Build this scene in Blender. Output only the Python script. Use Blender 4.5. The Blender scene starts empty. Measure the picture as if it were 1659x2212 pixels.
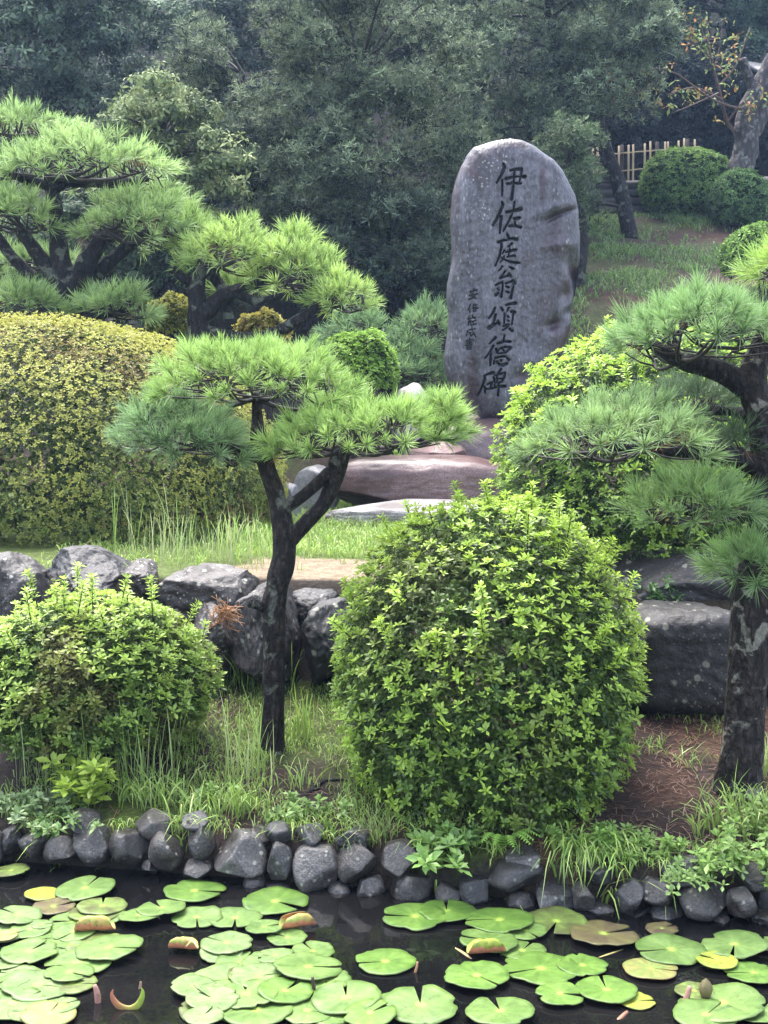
import bpy, math
import numpy as np

# ------------------------------------------------------------------ camera, sky, sun, exposure
SC = bpy.context.scene
C = SC.collection
FPX, CX, CY, CAMH, PITCH = 2800.0, 829.5, 1106.0, 2.0, math.radians(4.5)
cam_d = bpy.data.cameras.new('camera')
cam = bpy.data.objects.new('camera', cam_d); C.objects.link(cam)
cam.location = (0, 0, CAMH); cam.rotation_euler = (math.pi/2-PITCH, 0, 0)
cam_d.sensor_fit = 'HORIZONTAL'; cam_d.sensor_width = 36.0; cam_d.lens = 36.0*FPX/1659.0
cam_d.clip_end = 500
SC.camera = cam

SUN_EL, SUN_AZ = math.radians(66), math.radians(-25)      # azimuth from +Y (behind the garden), to the left
wd = bpy.data.worlds.new('World'); SC.world = wd; wd.use_nodes = True
wn, wl = wd.node_tree.nodes, wd.node_tree.links
wn.clear()
sky = wn.new('ShaderNodeTexSky'); sky.sky_type = 'NISHITA'; sky.sun_disc = False
sky.sun_elevation = SUN_EL; sky.sun_rotation = SUN_AZ
sky.air_density = 1.0; sky.dust_density = 3.0; sky.ozone_density = 1.0
hs = wn.new('ShaderNodeHueSaturation'); hs.inputs['Saturation'].default_value = 0.58
bg = wn.new('ShaderNodeBackground'); bg.inputs['Strength'].default_value = 0.15
wo = wn.new('ShaderNodeOutputWorld')
wl.new(sky.outputs[0], hs.inputs['Color']); wl.new(hs.outputs[0], bg.inputs[0]); wl.new(bg.outputs[0], wo.inputs[0])
sd = bpy.data.lights.new('sun', 'SUN'); sd.energy = 1.4; sd.angle = math.radians(45); sd.color = (1.0, 0.97, 0.92)
sun = bpy.data.objects.new('sun', sd); C.objects.link(sun)
sun.rotation_euler = (-(math.pi/2-SUN_EL), 0, -SUN_AZ)
vs = SC.view_settings
vs.view_transform = 'Standard'; vs.look = 'None'; vs.gamma = 1.0; vs.use_curve_mapping = False
vs.exposure = 2.5
cy = SC.cycles
cy.max_bounces = 6; cy.diffuse_bounces = 2; cy.glossy_bounces = 3; cy.transmission_bounces = 4; cy.volume_bounces = 0
cy.transparent_max_bounces = 4
cy.use_denoising = True
try: cy.denoiser = 'OPENIMAGEDENOISE'
except Exception: pass

# ------------------------------------------------------------------ helpers
RNG = np.random.default_rng(11)
def W(px, py, Y):
    a = (px-CX)/FPX; b = (CY-py)/FPX
    dy = math.cos(PITCH)+b*math.sin(PITCH); dz = -math.sin(PITCH)+b*math.cos(PITCH)
    return np.array([a/dy*Y, Y, CAMH+dz/dy*Y])
def _hash(ix, iy, iz, seed):
    h = (ix*374761393+iy*668265263+iz*2147483647+seed*1274126177) & 0xffffffff
    h = ((h ^ (h >> 13))*1274126177) & 0xffffffff
    h = (h ^ (h >> 16)) & 0xffff
    return h/32767.5-1.0
def vnoise(p, seed=0):
    p = np.asarray(p, float); i = np.floor(p).astype(np.int64); f = p-i; f = f*f*(3-2*f)
    out = 0
    for dx in (0, 1):
        wx = f[:, 0] if dx else 1-f[:, 0]
        for dy in (0, 1):
            wy = f[:, 1] if dy else 1-f[:, 1]
            for dz in (0, 1):
                wz = f[:, 2] if dz else 1-f[:, 2]
                out = out+wx*wy*wz*_hash(i[:, 0]+dx, i[:, 1]+dy, i[:, 2]+dz, seed)
    return out
def fbm(p, seed=0, octs=4, gain=0.5):
    p = np.asarray(p, float); a, s, o = 1.0, 0.0, 0.0
    for k in range(octs):
        s = s+a*vnoise(p*(2.03**k)+17.3*k, seed+k); o += a; a *= gain
    return s/o
def sstep(a, b, x):
    t = np.clip((x-a)/(b-a), 0, 1); return t*t*(3-2*t)
def norm(v):
    return v/np.maximum(np.linalg.norm(v, axis=-1, keepdims=True), 1e-9)

ORG = {}
def add_mesh(name, V, faces, mat, parent=None, col=None, smooth=False, at=None):
    """one mesh object; faces: one (M,k) array or a list of them; V in world space"""
    if not isinstance(faces, (list, tuple)): faces = [faces]
    V = np.asarray(V, float)
    org = ORG[parent] if parent is not None else (np.asarray(at, float) if at is not None else np.zeros(3))
    me = bpy.data.meshes.new(name)
    Vl = (V-org).astype(np.float32)
    li = np.concatenate([np.asarray(f).reshape(-1) for f in faces]).astype(np.int32)
    tot = np.concatenate([np.full(len(f), np.asarray(f).shape[1]) for f in faces])
    st = np.concatenate([[0], np.cumsum(tot)[:-1]]).astype(np.int32)
    me.vertices.add(len(Vl)); me.vertices.foreach_set('co', Vl.ravel())
    me.loops.add(len(li)); me.loops.foreach_set('vertex_index', li)
    me.polygons.add(len(st)); me.polygons.foreach_set('loop_start', st)
    if smooth: me.polygons.foreach_set('use_smooth', np.ones(len(st), bool))
    me.update(calc_edges=True)
    if col is not None:
        ca = me.attributes.new('Col', 'FLOAT_COLOR', 'POINT')
        c4 = np.ones((len(Vl), 4), np.float32); c4[:, :3] = np.clip(col, 0, 1)
        ca.data.foreach_set('color', c4.ravel())
    if mat is not None: me.materials.append(mat)
    o = bpy.data.objects.new(name, me); C.objects.link(o)
    if parent is not None: o.parent = parent
    else: o.location = org
    ORG[o] = org
    return o
def tag(o, label=None, cat=None, group=None, kind=None):
    if label: o['label'] = label
    if cat: o['category'] = cat
    if group: o['group'] = group
    if kind: o['kind'] = kind
    return o
def thing(name, label, cat, loc, group=None):
    o = bpy.data.objects.new(name, None); C.objects.link(o)
    o.location = [float(v) for v in loc]; o.empty_display_size = 0.1
    ORG[o] = np.asarray(loc, float)
    return tag(o, label, cat, group)

class Geo:
    """collects pieces into one mesh"""
    def __init__(s): s.V, s.F3, s.F4, s.c, s.n = [], [], [], [], 0
    def add(s, V, F3=None, F4=None, col=(1, 1, 1)):
        V = np.asarray(V, float)
        if F3 is not None and len(F3): s.F3.append(np.asarray(F3)+s.n)
        if F4 is not None and len(F4): s.F4.append(np.asarray(F4)+s.n)
        col = np.asarray(col, float)
        s.c.append(np.broadcast_to(col, (len(V), 3)) if col.ndim == 1 else col)
        s.V.append(V); s.n += len(V); return s
    def build(s, name, mat, parent=None, smooth=False, at=None, kind=None):
        fs = []
        if s.F3: fs.append(np.concatenate(s.F3))
        if s.F4: fs.append(np.concatenate(s.F4))
        o = add_mesh(name, np.concatenate(s.V), fs, mat, parent, np.concatenate(s.c), smooth, at)
        if kind: o['kind'] = kind
        return o

def catmull(P, n):
    P = np.asarray(P, float)
    Q = np.vstack([2*P[0]-P[1], P, 2*P[-1]-P[-2]]); out = []
    for i in range(1, len(Q)-2):
        t = np.linspace(0, 1, n, endpoint=False)[:, None]
        a, b, c, d = Q[i-1], Q[i], Q[i+1], Q[i+2]
        out.append(0.5*(2*b+(c-a)*t+(2*a-5*b+4*c-d)*t*t+(3*b-a-3*c+d)*t**3))
    out.append(P[-1:]); return np.vstack(out)
def tube(P, R, sides=8, sub=4, rough=0.0, seed=0, cap=True, nfreq=9.0):
    """tapered tube along a smooth path; returns V, F3, F4"""
    D = catmull(np.column_stack([np.asarray(P, float), np.asarray(R, float)]), sub)
    P, R = D[:, :3], np.maximum(D[:, 3], 0.0008)
    T = norm(np.gradient(P, axis=0)); n = len(P)
    up = np.array([0.13, 0.2, 1.0]) if abs(T[0, 2]) < 0.8 else np.array([1.0, 0.1, 0.0])
    N = np.zeros_like(P); v = up-T[0]*np.dot(up, T[0]); N[0] = v/np.linalg.norm(v)
    for i in range(1, n):
        v = N[i-1]-T[i]*np.dot(N[i-1], T[i]); N[i] = v/np.linalg.norm(v)
    B = np.cross(T, N); a = np.linspace(0, 2*np.pi, sides, endpoint=False)
    ring = N[:, None, :]*np.cos(a)[None, :, None]+B[:, None, :]*np.sin(a)[None, :, None]
    rr = R[:, None]*np.ones((1, sides))
    if rough:
        q = (P[:, None, :]+ring*R[:, None, None]).reshape(-1, 3)
        rr = rr*(1+rough*fbm(q*nfreq, seed, 3).reshape(n, sides))
    V = (P[:, None, :]+ring*rr[:, :, None]).reshape(-1, 3)
    i = np.arange(n-1)[:, None]*sides; j = np.arange(sides)[None, :]; j2 = (j+1) % sides
    F4 = np.stack([i+j, i+j2, i+sides+j2, i+sides+j], -1).reshape(-1, 4)
    F3 = np.zeros((0, 3), int)
    if cap:
        V = np.vstack([V, P[-1]+T[-1]*R[-1]*0.4]); k = len(V)-1
        b = (n-1)*sides; F3 = np.array([[b+q, b+(q+1) % sides, k] for q in range(sides)])
    return V, F3, F4

def frames(axis, spin):
    z = norm(axis); h = np.where(np.abs(z[:, 2:3]) > 0.95, np.array([[1.0, 0, 0]]), np.array([[0, 0, 1.0]]))
    x = norm(np.cross(h, z)); y = np.cross(z, x)
    c, s = np.cos(spin)[:, None], np.sin(spin)[:, None]
    return np.stack([x*c+y*s, -x*s+y*c, z], -1)         # columns
def scatter(tpls, pos, axis, scale, col, rng):
    """copies of template shapes merged: tpls = [(V,F3,shade)], returns V,F3,col"""
    n = len(pos); which = rng.integers(0, len(tpls), n); M = frames(axis, rng.uniform(0, 2*np.pi, n))
    Vs, Fs, Cs, off = [], [], [], 0
    for k, (tv, tf, ts) in enumerate(tpls):
        ix = np.nonzero(which == k)[0]
        if not len(ix): continue
        v = np.einsum('nij,kj->nki', M[ix], tv)*scale[ix][:, None, None]+pos[ix][:, None, :]
        m = len(tv)
        f = tf[None, :, :]+(np.arange(len(ix))*m)[:, None, None]+off
        Vs.append(v.reshape(-1, 3)); Fs.append(f.reshape(-1, 3)); off += m*len(ix)
        Cs.append((col[ix][:, None, :]*ts[None, :, None]).reshape(-1, 3))
    return np.concatenate(Vs), np.concatenate(Fs), np.concatenate(Cs)

def rosette(nl, L, Wd, t0, t1, seed, simple=False, curl=0.25, fold=0.22, peak=0.62, zsp=0.0):
    """whorl of leaves round +Z"""
    r = np.random.default_rng(seed); V, F, S = [], [], []
    for i in range(nl):
        u = i/max(nl-1, 1); az = i*2.399+r.uniform(-.35, .35); tl = math.radians(t0+(t1-t0)*u+r.uniform(-9, 9))
        ll = L*(0.62+0.38*u)*r.uniform(.82, 1.12); ww = Wd*(0.7+0.3*u)*r.uniform(.85, 1.15)
        out = np.array([math.cos(az), math.sin(az), 0]); side = np.array([-math.sin(az), math.cos(az), 0])
        d0 = out*math.sin(tl)+np.array([0, 0, 1])*math.cos(tl)
        t2 = tl+curl*r.uniform(.5, 1.6); d1 = out*math.sin(t2)+np.array([0, 0, 1])*math.cos(t2)
        nrm = np.cross(d0, side)*1.0
        b = np.array([0, 0, zsp*(1-u)]); mid = b+d0*ll*peak; tip = mid+d1*ll*(1-peak)
        k = len(V)
        br = r.uniform(.86, 1.12)
        if simple:
            V += [b, mid+side*ww/2, mid-side*ww/2, tip]; F += [[k, k+2, k+1], [k+1, k+2, k+3]]
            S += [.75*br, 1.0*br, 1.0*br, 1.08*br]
        else:
            lift = -nrm*ww*fold*np.sign(np.dot(nrm, [0, 0, 1])+1e-6)
            V += [b, mid+side*ww/2, mid-side*ww/2, tip, mid+lift]
            F += [[k, k+4, k+1], [k, k+2, k+4], [k+1, k+4, k+3], [k+4, k+2, k+3]]
            S += [.75*br, 1.0*br, 1.0*br, 1.06*br, .97*br]
    return np.array(V), np.array(F), np.array(S)

def needle_tuft(nn, L, w, seed, shoot=0.05, spread=(18, 62), dead=0):
    """bottle-brush of pine needles round +Z"""
    r = np.random.default_rng(seed); V, F, S = [], [], []
    for i in range(nn):
        u = r.random(); az = r.uniform(0, 2*np.pi); tl = math.radians(spread[1]+(spread[0]-spread[1])*u+r.normal(0, 7))
        ll = L*r.uniform(.55, 1.12); b = np.array([0, 0, shoot*u])
        out = np.array([math.cos(az), math.sin(az), 0]); d = out*math.sin(tl)+np.array([0, 0, math.cos(tl)])
        tl2 = tl+r.normal(.1, .2); d2 = out*math.sin(tl2)+np.array([0, 0, math.cos(tl2)])
        sd = r.normal(0, 1, 3); sd = np.cross(d, sd); sd /= np.linalg.norm(sd)
        m = b+d*ll*.55; t = m+d2*ll*.45; k = len(V)
        V += [b+sd*w*.35, b-sd*w*.35, m+sd*w*.5, m-sd*w*.5, t]
        F += [[k, k+1, k+3], [k, k+3, k+2], [k+2, k+3, k+4]]
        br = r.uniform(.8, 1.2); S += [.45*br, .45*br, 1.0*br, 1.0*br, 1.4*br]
    return np.array(V), np.array(F), np.array(S)

def blades(base, height, width, lean, bend, col, rng, seg=4):
    """grass blades: base (n,3); lean (n,3) horizontal vector of the tip's offset / height"""
    n = len(base); t = np.linspace(0, 1, seg+1)
    sd = norm(np.column_stack([rng.normal(0, 1, n), rng.normal(0, .5, n), np.zeros(n)]))
    pos = base[:, None, :]+lean[:, None, :]*(height[:, None]*t[None, :]**(1.6))[:, :, None]
    pos[:, :, 2] += height[:, None]*(t[None, :]-bend[:, None]*t[None, :]**3)
    wv = width[:, None]*np.array([.7, 1.0, .9, .65, .0])[None, :seg+1] if seg == 4 else width[:, None]*(1-t[None, :]**2)
    Lv = pos+sd[:, None, :]*wv[:, :, None]/2; Rv = pos-sd[:, None, :]*wv[:, :, None]/2
    V = np.stack([Lv, Rv], 2).reshape(n, -1, 3); m = V.shape[1]
    q = np.array([[2*i, 2*i+1, 2*i+3, 2*i+2] for i in range(seg)])
    F = (q[None]+(np.arange(n)*m)[:, None, None]).reshape(-1, 4)
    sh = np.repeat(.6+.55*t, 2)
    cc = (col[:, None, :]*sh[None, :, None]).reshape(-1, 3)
    return V.reshape(-1, 3), F, cc

_ico = {}
def ico(sub):
    if sub in _ico: return _ico[sub]
    t = (1+5**.5)/2
    v = [(-1, t, 0), (1, t, 0), (-1, -t, 0), (1, -t, 0), (0, -1, t), (0, 1, t), (0, -1, -t), (0, 1, -t), (t, 0, -1), (t, 0, 1), (-t, 0, -1), (-t, 0, 1)]
    v = [np.array(x)/np.linalg.norm(x) for x in v]
    f = [(0, 11, 5), (0, 5, 1), (0, 1, 7), (0, 7, 10), (0, 10, 11), (1, 5, 9), (5, 11, 4), (11, 10, 2), (10, 7, 6), (7, 1, 8), (3, 9, 4), (3, 4, 2), (3, 2, 6), (3, 6, 8), (3, 8, 9), (4, 9, 5), (2, 4, 11), (6, 2, 10), (8, 6, 7), (9, 8, 1)]
    for _ in range(sub):
        cache, nf = {}, []
        def mid(a, b):
            k = (min(a, b), max(a, b))
            if k not in cache:
                m = v[a]+v[b]; v.append(m/np.linalg.norm(m)); cache[k] = len(v)-1
            return cache[k]
        for a, b, c in f:
            ab, bc, ca = mid(a, b), mid(b, c), mid(c, a)
            nf += [(a, ab, ca), (b, bc, ab), (c, ca, bc), (ab, bc, ca)]
        f = nf
    _ico[sub] = (np.array(v), np.array(f)); return _ico[sub]
def rock_shape(seed, sub=4, cuts=9, cut=(.62, .92), rough=.07, freq=2.2, soft=.08, fine=.015, boxy=0):
    """angular weathered stone filling about the box [-1,1]^3"""
    r = np.random.default_rng(seed); v, f = ico(sub); v = v.copy()
    P = v*1.12
    if boxy: P = v*((np.abs(v)**boxy).sum(1)**(-1/boxy))[:, None]*1.02
    for k in range(cuts):
        n = norm(r.normal(0, 1, 3)); d = r.uniform(*cut); s = P@n-d
        P = P-np.where(s > 0, s*(1-soft), 0)[:, None]*n
    P = P*(1+rough*fbm(v*freq+seed*3.1, seed, 4)[:, None])+fine*fbm(v*11+seed, seed+5, 3)[:, None]*v
    lo, hi = P.min(0), P.max(0)
    return (P-(lo+hi)/2)/((hi-lo)/2), f

# ------------------------------------------------------------------ materials
def newmat(name):
    m = bpy.data.materials.new(name); m.use_nodes = True
    n, l = m.node_tree.nodes, m.node_tree.links
    return m, n, l, n['Principled BSDF']
def leaf_mat(name, rough=.4, trans=.28, spec=.5, nscale=30):
    m, n, l, b = newmat(name)
    a = n.new('ShaderNodeAttribute'); a.attribute_name = 'Col'
    tc = n.new('ShaderNodeTexCoord'); nz = n.new('ShaderNodeTexNoise'); nz.inputs['Scale'].default_value = nscale
    l.new(tc.outputs['Object'], nz.inputs['Vector'])
    hv = n.new('ShaderNodeHueSaturation')
    mr = n.new('ShaderNodeMapRange'); mr.inputs[3].default_value = .75; mr.inputs[4].default_value = 1.25
    l.new(nz.outputs[0], mr.inputs[0]); l.new(mr.outputs[0], hv.inputs['Value']); l.new(a.outputs['Color'], hv.inputs['Color'])
    l.new(hv.outputs[0], b.inputs['Base Color'])
    b.inputs['Roughness'].default_value = rough; b.inputs['Specular IOR Level'].default_value = spec
    t = n.new('ShaderNodeBsdfTranslucent'); l.new(hv.outputs[0], t.inputs['Color'])
    mx = n.new('ShaderNodeMixShader'); mx.inputs[0].default_value = trans
    l.new(b.outputs[0], mx.inputs[1]); l.new(t.outputs[0], mx.inputs[2])
    l.new(mx.outputs[0], n['Material Output'].inputs['Surface'])
    return m
def ramp(n, pts):
    r = n.new('ShaderNodeValToRGB'); e = r.color_ramp.elements
    while len(e) > len(pts): e.remove(e[-1])
    while len(e) < len(pts): e.new(1.0)
    for q, (p, c) in zip(e, pts): q.position = p; q.color = (*c, 1) if len(c) == 3 else c
    return r
def noise(n, l, src, scale, detail=4, rough=.6, dist=0.0):
    z = n.new('ShaderNodeTexNoise'); z.inputs['Scale'].default_value = scale; z.inputs['Detail'].default_value = detail
    z.inputs['Roughness'].default_value = rough; z.inputs['Distortion'].default_value = dist
    l.new(src, z.inputs['Vector']); return z
def mixc(n, l, fac, a, b, mode='MIX'):
    x = n.new('ShaderNodeMix'); x.data_type = 'RGBA'; x.blend_type = mode
    if isinstance(fac, (int, float)): x.inputs[0].default_value = fac
    else: l.new(fac, x.inputs[0])
    for s, k in ((a, 6), (b, 7)):
        if isinstance(s, tuple): x.inputs[k].default_value = (*s, 1)
        else: l.new(s, x.inputs[k])
    return x.outputs[2]
def rock_mat(name, c1, c2, stain, speck=(.5, .48, .47), rough=.42, scale=3.0, speck_amt=.35, bump=.5, stretch=1.0, lichen=0.0, use_rand=True, fine=70):
    m, n, l, b = newmat(name)
    tc = n.new('ShaderNodeTexCoord'); mp = n.new('ShaderNodeMapping'); mp.inputs['Scale'].default_value = (1, 1, stretch)
    l.new(tc.outputs['Object'], mp.inputs['Vector'])
    src = mp.outputs[0]
    if use_rand:
        oi = n.new('ShaderNodeObjectInfo'); va = n.new('ShaderNodeVectorMath'); va.operation = 'ADD'
        cm = n.new('ShaderNodeMath'); cm.operation = 'MULTIPLY'; cm.inputs[1].default_value = 37.0
        l.new(oi.outputs['Random'], cm.inputs[0]); l.new(src, va.inputs[0]); l.new(cm.outputs[0], va.inputs[1]); src = va.outputs[0]
    n1 = noise(n, l, src, scale, 6, .62, .4); n2 = noise(n, l, src, scale*.55, 3, .55, .8); n3 = noise(n, l, src, fine, 3, .7)
    r1 = ramp(n, [(.32, (0, 0, 0)), (.68, (1, 1, 1))]); l.new(n1.outputs[0], r1.inputs[0])
    col = mixc(n, l, r1.outputs[0], c1, c2)
    r2 = ramp(n, [(.52, (0, 0, 0)), (.66, (1, 1, 1))]); l.new(n2.outputs[0], r2.inputs[0])
    col = mixc(n, l, r2.outputs[0], col, stain)
    r3 = ramp(n, [(.35, (.45, .45, .45)), (.65, (1.5, 1.5, 1.5))]); l.new(n3.outputs[0], r3.inputs[0])
    col = mixc(n, l, .75, col, r3.outputs[0], 'MULTIPLY')
    vo = n.new('ShaderNodeTexVoronoi'); vo.inputs['Scale'].default_value = fine*.55; l.new(src, vo.inputs['Vector'])
    r4 = ramp(n, [(.0, (1, 1, 1)), (.16, (1, 1, 1)), (.24, (0, 0, 0))]); l.new(vo.outputs['Distance'], r4.inputs[0])
    n5 = noise(n, l, src, scale*1.3, 3, .5); r5 = ramp(n, [(.42, (0, 0, 0)), (.62, (speck_amt,)*3)]); l.new(n5.outputs[0], r5.inputs[0])
    mm = n.new('ShaderNodeMath'); mm.operation = 'MULTIPLY'; l.new(r4.outputs[0], mm.inputs[0]); l.new(r5.outputs[0], mm.inputs[1])
    col = mixc(n, l, mm.outputs[0], col, speck)
    if lichen:
        v2 = n.new('ShaderNodeTexVoronoi'); v2.inputs['Scale'].default_value = scale*3.2; l.new(src, v2.inputs['Vector'])
        n6 = noise(n, l, src, scale*9, 3, .6); ad = n.new('ShaderNodeMath'); ad.operation = 'MULTIPLY_ADD'; ad.inputs[1].default_value = .25
        l.new(n6.outputs[0], ad.inputs[0]); l.new(v2.outputs['Distance'], ad.inputs[2])
        r6 = ramp(n, [(.0, (lichen,)*3), (.26, (lichen,)*3), (.33, (0, 0, 0))]); l.new(ad.outputs[0], r6.inputs[0])
        col = mixc(n, l, r6.outputs[0], col, (.42, .44, .38))
    if use_rand:
        rv = ramp(n, [(0, (.55, .55, .6)), (.35, (1.0, 1.0, 1.0)), (.7, (1.15, 1.05, .95)), (1, (1.9, 1.8, 1.7))]); l.new(oi.outputs['Random'], rv.inputs[0])
        col = mixc(n, l, 1.0, col, rv.outputs[0], 'MULTIPLY')
    l.new(col, b.inputs['Base Color'])
    rr = n.new('ShaderNodeMapRange'); rr.inputs[3].default_value = rough-.14; rr.inputs[4].default_value = rough+.2; l.new(n1.outputs[0], rr.inputs[0])
    l.new(rr.outputs[0], b.inputs['Roughness'])
    bp = n.new('ShaderNodeBump'); bp.inputs['Strength'].default_value = bump; bp.inputs['Distance'].default_value = .012
    sm = n.new('ShaderNodeMath'); sm.operation = 'MULTIPLY_ADD'; sm.inputs[1].default_value = .6
    l.new(n3.outputs[0], sm.inputs[0]); l.new(n1.outputs[0], sm.inputs[2]); l.new(sm.outputs[0], bp.inputs['Height'])
    l.new(bp.outputs[0], b.inputs['Normal'])
    return m
def stain_mat(base):
    """adds rust-purple stains (Col red) and pale lichen specks (Col green) to the monument stone"""
    m = base; n, l = m.node_tree.nodes, m.node_tree.links; b = n['Principled BSDF']
    src = b.inputs['Base Color'].links[0].from_socket
    a = n.new('ShaderNodeAttribute'); a.attribute_name = 'Col'; sp = n.new('ShaderNodeSeparateColor'); l.new(a.outputs['Color'], sp.inputs[0])
    tc = n.new('ShaderNodeTexCoord'); z = noise(n, l, tc.outputs['Object'], 14, 5, .65)
    ma = n.new('ShaderNodeMath'); ma.operation = 'MULTIPLY_ADD'; ma.inputs[1].default_value = .7; l.new(z.outputs[0], ma.inputs[0]); l.new(sp.outputs[0], ma.inputs[2])
    r = ramp(n, [(.62, (0, 0, 0)), (.95, (.9, .9, .9))]); l.new(ma.outputs[0], r.inputs[0])
    c = mixc(n, l, r.outputs[0], src, (.040, .022, .030))
    v = n.new('ShaderNodeTexVoronoi'); v.inputs['Scale'].default_value = 26; l.new(tc.outputs['Object'], v.inputs['Vector'])
    z2 = noise(n, l, tc.outputs['Object'], 48, 4, .7)
    m2 = n.new('ShaderNodeMath'); m2.operation = 'MULTIPLY_ADD'; m2.inputs[1].default_value = -.9; l.new(v.outputs['Distance'], m2.inputs[0]); l.new(sp.outputs[1], m2.inputs[2])
    m3 = n.new('ShaderNodeMath'); m3.operation = 'MULTIPLY_ADD'; m3.inputs[1].default_value = .8; l.new(z2.outputs[0], m3.inputs[0]); l.new(m2.outputs[0], m3.inputs[2])
    r2 = ramp(n, [(.66, (0, 0, 0)), (.80, (.85, .85, .85))]); l.new(m3.outputs[0], r2.inputs[0])
    c = mixc(n, l, r2.outputs[0], c, (.40, .38, .36))
    mp = n.new('ShaderNodeMapping'); mp.inputs['Scale'].default_value = (11, 11, .9); l.new(tc.outputs['Object'], mp.inputs[0])
    zs = noise(n, l, mp.outputs[0], 1.0, 4, .6); rs = ramp(n, [(.35, (.55, .52, .55)), (.62, (1.2, 1.2, 1.2))]); l.new(zs.outputs[0], rs.inputs[0])
    c = mixc(n, l, .85, c, rs.outputs[0], 'MULTIPLY')
    l.new(c, b.inputs['Base Color']); return m
def bark_mat(name, c1, c2, lich=(.3, .33, .26), amt=.5, sc=22):
    m, n, l, b = newmat(name)
    tc = n.new('ShaderNodeTexCoord'); mp = n.new('ShaderNodeMapping'); mp.inputs['Scale'].default_value = (1, 1, .45)
    l.new(tc.outputs['Object'], mp.inputs[0]); src = mp.outputs[0]
    vo = n.new('ShaderNodeTexVoronoi'); vo.inputs['Scale'].default_value = sc; vo.feature = 'F1'
    n0 = noise(n, l, src, sc*.8, 4, .6); av = n.new('ShaderNodeVectorMath'); av.operation = 'MULTIPLY_ADD'
    av.inputs[1].default_value = (.06, .06, .06); l.new(n0.outputs['Color'], av.inputs[0]); l.new(src, av.inputs[2]); l.new(av.outputs[0], vo.inputs['Vector'])
    r = ramp(n, [(.1, c2), (.55, c1)]); l.new(vo.outputs['Distance'], r.inputs[0])
    n1 = noise(n, l, tc.outputs['Object'], 7, 4, .6, .5); r1 = ramp(n, [(.57, (0, 0, 0)), (.62, (amt,)*3)]); l.new(n1.outputs[0], r1.inputs[0])
    n2 = noise(n, l, tc.outputs['Object'], 60, 3, .7); r2 = ramp(n, [(.35, (.5,)*3), (.65, (1.4,)*3)]); l.new(n2.outputs[0], r2.inputs[0])
    col = mixc(n, l, r1.outputs[0], r.outputs[0], lich); col = mixc(n, l, .8, col, r2.outputs[0], 'MULTIPLY')
    l.new(col, b.inputs['Base Color']); b.inputs['Roughness'].default_value = .75; b.inputs['Specular IOR Level'].default_value = .25
    bp = n.new('ShaderNodeBump'); bp.inputs['Strength'].default_value = 1.0; bp.inputs['Distance'].default_value = .02; bp.invert = True
    l.new(vo.outputs['Distance'], bp.inputs['Height']); l.new(bp.outputs[0], b.inputs['Normal'])
    return m
def plain_mat(name, c, rough=.6, var=.3, scale=20, spec=.4):
    m, n, l, b = newmat(name)
    tc = n.new('ShaderNodeTexCoord'); z = noise(n, l, tc.outputs['Object'], scale, 4, .6)
    r = ramp(n, [(.25, tuple(x*(1-var) for x in c)), (.75, tuple(min(1, x*(1+var)) for x in c))]); l.new(z.outputs[0], r.inputs[0])
    l.new(r.outputs[0], b.inputs['Base Color']); b.inputs['Roughness'].default_value = rough; b.inputs['Specular IOR Level'].default_value = spec
    return m

M = {}
M['azalea'] = leaf_mat('azalea_leaf', .38, .36, .4)
M['mound'] = leaf_mat('clipped_azalea_leaf', .5, .3, .3)
M['needle'] = leaf_mat('pine_needle', .42, .34, .45)
M['far'] = leaf_mat('far_foliage', .7, .2, .15, 4)
M['grass'] = leaf_mat('grass_blade', .45, .35)
M['weed'] = leaf_mat('weed_leaf', .4, .35)
M['pad'] = leaf_mat('lily_pad', .42, .12, .35, 45)
def speckle(m, scale, c, amt):
    n, l = m.node_tree.nodes, m.node_tree.links; b = n['Principled BSDF']; src = b.inputs['Base Color'].links[0].from_socket
    g_ = n.new('ShaderNodeNewGeometry'); z = noise(n, l, g_.outputs['Position'], scale, 4, .7); r = ramp(n, [(.56, (0, 0, 0)), (.66, (amt,)*3)]); l.new(z.outputs[0], r.inputs[0])
    l.new(mixc(n, l, r.outputs[0], src, c), b.inputs['Base Color'])
    bp = n.new('ShaderNodeBump'); bp.inputs['Strength'].default_value = .35; bp.inputs['Distance'].default_value = .004; l.new(z.outputs[0], bp.inputs['Height']); l.new(bp.outputs[0], b.inputs['Normal'])
speckle(M['pad'], 70, (.07, .09, .03), .7)
M['bark'] = bark_mat('pine_bark', (.010, .0085, .009), (.034, .028, .029), amt=.3, sc=34)
M['bark_lichen'] = bark_mat('lichen_bark', (.014, .011, .010), (.055, .042, .038), (.20, .21, .17), .5, 36)
M['bark_streak'] = bark_mat('lichen_streaked_bark', (.014, .011, .010), (.055, .044, .040), (.24, .23, .19), .8, 34)
M['bark_grey'] = bark_mat('grey_bark', (.03, .027, .03), (.085, .078, .082), (.2, .2, .19), .4, 16)
M['cherry_bark'] = bark_mat('cherry_bark', (.045, .04, .042), (.12, .11, .113), (.28, .28, .26), .5, 14)
M['twig'] = plain_mat('twig_bark', (.03, .024, .022), .7)
M['brown_twig'] = plain_mat('reddish_twig', (.10, .06, .05), .6)
M['monument'] = rock_mat('monument_stone', (.050, .047, .060), (.104, .099, .120), (.044, .026, .034), (.36, .35, .35), .36, 3.4, .5, .95, .42, 0, False, 42)
stain_mat(M['monument'])
M['engraved'] = plain_mat('engraved_shade', (.012, .012, .015), .6, .5, 30)  # shade inside the letter grooves, painted as a near-black colour
M['boulder'] = rock_mat('boulder_stone', (.017, .0145, .015), (.050, .045, .046), (.011, .008, .008), (.35, .35, .32), .52, 4.5, .6, .9, 1, .5)
M['red_stone'] = rock_mat('reddish_stone', (.075, .042, .042), (.145, .098, .10), (.035, .016, .016), (.34, .3, .29), .30, 2.2, .3, .45, 1, 0)
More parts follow.
